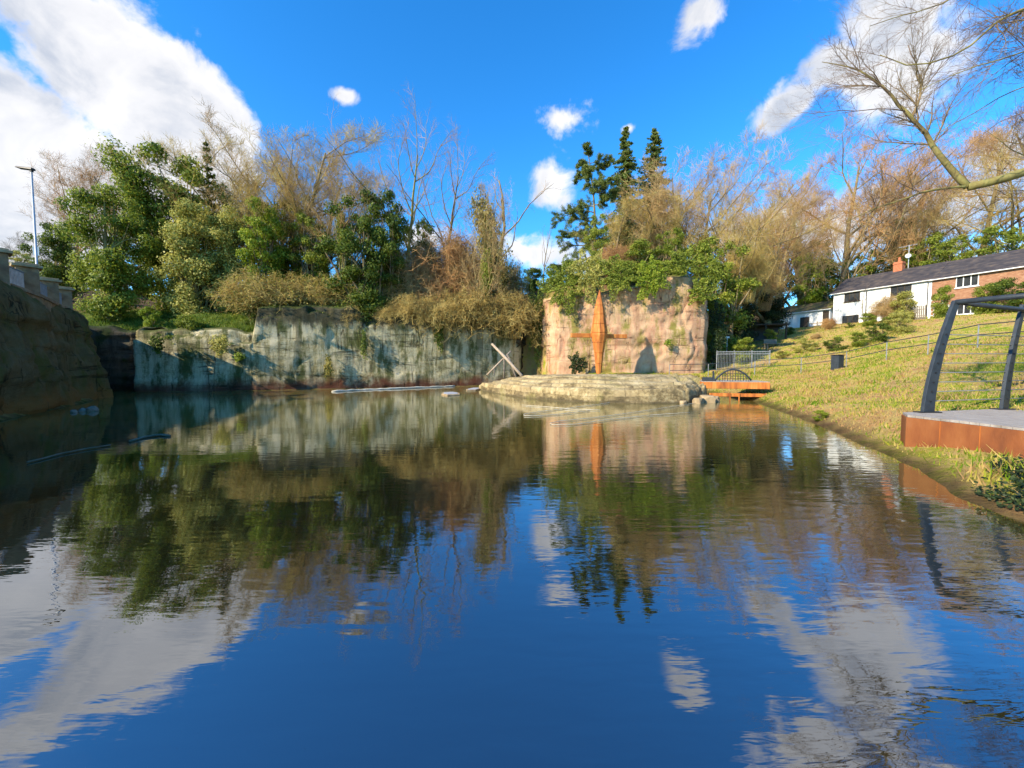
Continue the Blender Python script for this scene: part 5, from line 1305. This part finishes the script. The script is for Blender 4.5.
g = np.random.default_rng(5); n = 14000  # leaf cover added on the bank, its dark colour imitates a cast shadow
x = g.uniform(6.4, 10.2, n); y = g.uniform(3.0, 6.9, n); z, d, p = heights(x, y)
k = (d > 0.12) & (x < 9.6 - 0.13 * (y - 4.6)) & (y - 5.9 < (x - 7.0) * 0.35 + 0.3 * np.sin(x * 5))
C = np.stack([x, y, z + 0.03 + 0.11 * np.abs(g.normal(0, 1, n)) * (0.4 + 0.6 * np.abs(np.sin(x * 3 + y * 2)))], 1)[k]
o = link('shade_ivy', leaf_mesh('shade_ivy', C, np.tile(np.array([[-.3, -.3, 1.0]]), (len(C), 1)), 0.032, g, lf_shade, jit=0.5))
tag(o, 'added ivy, coloured near black for the cast shadow below the near end of the viewing deck', 'ivy')
# ---- near tree at the right: trunk outside the picture, limbs reaching in
rngN = random.Random(77)
NEAR = dict(BARE); NEAR.update(nseg=[8, 8, 7, 5, 3], wob=[.05, .08, .10, .14, .16], up=[0, 0.0, 0.02, 0.01, 0.0], kids=[0, 9, 13, 8, 0], start=[0, .1, .1, .1, 0], ratio=[.5, .5, .5, .5, .5], ang=[.8, .7, .65, .65, .6], rmin=0.004, rr=[.5, .45, .5, .6, .6])
mossy_limb = simple('mossy_limb', [(0.35, (0.09, 0.07, 0.03)), (0.5, (0.20, 0.165, 0.055)), (0.65, (0.27, 0.24, 0.08))], 3.0, (1, 1, .6), 0.95, 0.02)
near_twig = simple('near_twigs', [(0.35, (0.09, 0.055, 0.035)), (0.5, (0.17, 0.11, 0.065)), (0.65, (0.25, 0.18, 0.09))], 0.8, rough=0.9, detail=2)
BX, BY = 15.2, 9.6; BZ = hz(BX, BY)
tree = thing('overhanging_tree', 'large bare tree whose mossy limbs and fine twigs reach in from the right edge', 'tree', (BX, BY, BZ - 0.05))
o_ = Vector(tree.location)
trunk = [Vector((15.2, 9.6, BZ - .3)), Vector((15.15, 9.6, 4)), Vector((14.9, 9.5, 7.0)), Vector((14.7, 9.3, 10)), Vector((14.2, 9.1, 13)), Vector((13.8, 9, 17))]
LIMBS = [
    ([trunk[2], at(1100, 150, 9.2), at(1024, 172, 9.0), at(990, 183, 9.0), at(968, 187, 9.2)], 0.20, 0.14, 0),
    ([at(968, 187, 9.2), at(948, 165, 9.4), at(925, 135, 9.6), at(908, 113, 9.7), at(893, 95, 9.8), at(872, 78, 10), at(848, 66, 10.3), at(822, 62, 10.6)], 0.125, 0.012, 13),
    ([at(912, 117, 9.7), at(920, 105, 9.7), at(921, 85, 9.8), at(915, 65, 9.9), at(908, 45, 10)], 0.05, 0.012, 9),
    ([at(905, 111, 9.7), at(880, 109, 9.8), at(855, 111, 10), at(825, 113, 10.2), at(800, 112, 10.3)], 0.022, 0.006, 7),
    ([at(970, 187, 9.2), at(945, 187, 9.2), at(920, 193, 9.1), at(890, 203, 9), at(862, 214, 9), at(846, 222, 9)], 0.055, 0.012, 9),
    ([trunk[3], at(1060, -14, 8.6), at(1024, 8, 8.4), at(1000, 20, 8.3), at(975, 42, 8.3), at(955, 58, 8.3), at(930, 64, 8.4), at(905, 66, 8.5), at(880, 55, 8.7)], 0.13, 0.012, 16),
    ([trunk[3], at(1080, 30, 8.2), at(1030, 52, 8.2), at(1005, 58, 8.2), at(980, 66, 8.2), at(955, 74, 8.3), at(930, 84, 8.5), at(912, 94, 8.7)], 0.075, 0.01, 14),
    ([trunk[2], at(1080, 70, 8.8), at(1030, 84, 8.6), at(1000, 96, 8.6), at(975, 112, 8.7), at(945, 128, 8.9), at(930, 140, 9)], 0.06, 0.01, 13),
    ([trunk[4], at(1050, -60, 9), at(985, -25, 8.8), at(945, 2, 8.8), at(905, 15, 8.9), at(870, 26, 9)], 0.08, 0.01, 16),
    ([trunk[4], at(1090, -110, 9), at(1000, -90, 8.8), at(930, -60, 8.8), at(880, -30, 8.9), at(850, -10, 9)], 0.08, 0.01, 12),
    ([trunk[4], at(1120, -200, 9.2), at(1020, -190, 9), at(930, -170, 9), at(870, -150, 9)], 0.08, 0.01, 12),
    ([trunk[2], at(1090, 128, 8.4), at(1040, 110, 8.2), at(1000, 120, 8.2), at(975, 140, 8.3), at(960, 160, 8.4)], 0.04, 0.008, 10),
    ([trunk[2], at(1100, 190, 9.6), at(1050, 165, 9.8), at(1010, 150, 10), at(985, 130, 10.2)], 0.06, 0.01, 12)]
MB().tube([p - o_ for p in trunk], [0.42, 0.38, 0.34, 0.26, 0.18, 0.05], 12).build('trunk', mossy_limb, tree, smooth=True)
TW = [[] for _ in range(5)]
for pts, r0, r1, k in LIMBS:
    pp = []
    n = len(pts)
    # smooth the polyline a little
    fin = resample(pts, 0.25)
    fin = [fin[0]] + [(fin[i - 1] + fin[i] * 2 + fin[i + 1]) / 4 + Vector((rngN.gauss(0, .012), rngN.gauss(0, .02), rngN.gauss(0, .012))) for i in range(1, len(fin) - 1)] + [fin[-1]]
    rad = [0.6 * (r0 + (r1 - r0) * (i / (len(fin) - 1)) ** 0.8) for i in range(len(fin))]
    MB().tube([p - o_ for p in fin], rad, 8).build('limb', mossy_limb if r0 > 0.05 else near_twig, tree, smooth=True)
    for j in range(k):
        f = rngN.uniform(0.25, 1.0); i = min(int(f * (len(fin) - 1)), len(fin) - 2)
        d = (fin[i + 1] - fin[i]).normalized()
        c = side_dir(tuple(d), rngN.uniform(.35, .95), rngN); c = (c[0], c[1], c[2] + 0.12)
        grow(TW, tuple(fin[i] - o_), nrmz(c), rngN.uniform(0.8, 1.9), min(rad[i] * .6, 0.022), 2, 4, NEAR, rngN)
o = link('twigs', tube_mesh('twigs', TW[2] + TW[3] + TW[4], near_twig, 3), parent=tree)

# ---- grass on the right bank and on the grassy ledge
g = np.random.default_rng(9)
def blades(n, x0, x1, y0, y1, keep, hgt, name, mat, nearbias=0.0):
    x = g.uniform(x0, x1, n * 3); y = y0 + (y1 - y0) * g.uniform(0, 1, n * 3) ** (1 + nearbias)
    z, d, p = heights(x, y)
    k = keep(x, y, d, p); x, y, z = x[k][:n], y[k][:n], z[k][:n]; n = len(x)
    a = g.uniform(0, 2 * PI, n); h = hgt * g.uniform(0.5, 1.3, n); w = 0.010 + 0.0010 * y
    lean = g.normal(0, 0.5, (n, 2)) * h[:, None]
    b0 = np.stack([x - np.cos(a) * w, y - np.sin(a) * w, z - .02], 1); b1 = np.stack([x + np.cos(a) * w, y + np.sin(a) * w, z - .02], 1)
    tp = np.stack([x + lean[:, 0], y + lean[:, 1], z + h], 1)
    me = mesh_np(name, np.stack([b0, b1, tp], 1).reshape(-1, 3), np.arange(3 * n).reshape(n, 3))
    return tag(link(name, me, mat), kind='stuff')
m, t, out, geo = new_mat('bank_grass'); pos = geo.outputs['Position']
x_ = t.math('ADD', t.math('MULTIPLY', t.noise(pos, 0.5, 4, .6), 0.75), t.math('MULTIPLY', geo.outputs['Random Per Island'], 0.28))
c = t.ramp(x_, [(0.40, (0.15, 0.25, 0.02)), (0.48, (0.38, 0.37, 0.045)), (0.545, (0.55, 0.41, 0.14)), (0.64, (0.44, 0.27, 0.12))])
d1 = t.n('ShaderNodeBsdfDiffuse'); t.l(c, d1.inputs[0]); t1 = t.n('ShaderNodeBsdfTranslucent'); t.l(c, t1.inputs[0])
mx = t.n('ShaderNodeMixShader'); mx.inputs[0].default_value = 0.35; t.l(d1.outputs[0], mx.inputs[1]); t.l(t1.outputs[0], mx.inputs[2]); t.l(mx.outputs[0], out.inputs[0])
bankgrass = m
qf = lambda x, y: (x - 22.5) * 0.934 + (y - 27) * 0.357
blades(70000, 6, 30, 4, 34, lambda x, y, d, p: (d > 0.25) & (p < -0.4) & (x > 5), 0.09, 'grass', bankgrass, 0.8)
blades(22000, 6, 34, 4, 36, lambda x, y, d, p: (d > 0.2) & (p < -0.4) & (x > 5) & (wav(x, y, 0.55, 3) + 0.6 * wav(x, y, 1.9, 1) > 0.45), 0.24, 'grass', bankgrass, 0.5)
blades(26000, 18, 52, 20, 56, lambda x, y, d, p: (d > 3) & (p < -0.5) & (qf(x, y) < 29), 0.10, 'grass', bankgrass)
blades(22000, -33, -19, 27, 38, lambda x, y, d, p: (p > 0.1) & (p < 5), 0.22, 'grass', leafmat('ledge_grass', (0.06, 0.10, 0.012), (0.17, 0.25, 0.03), (0.30, 0.33, 0.07)))
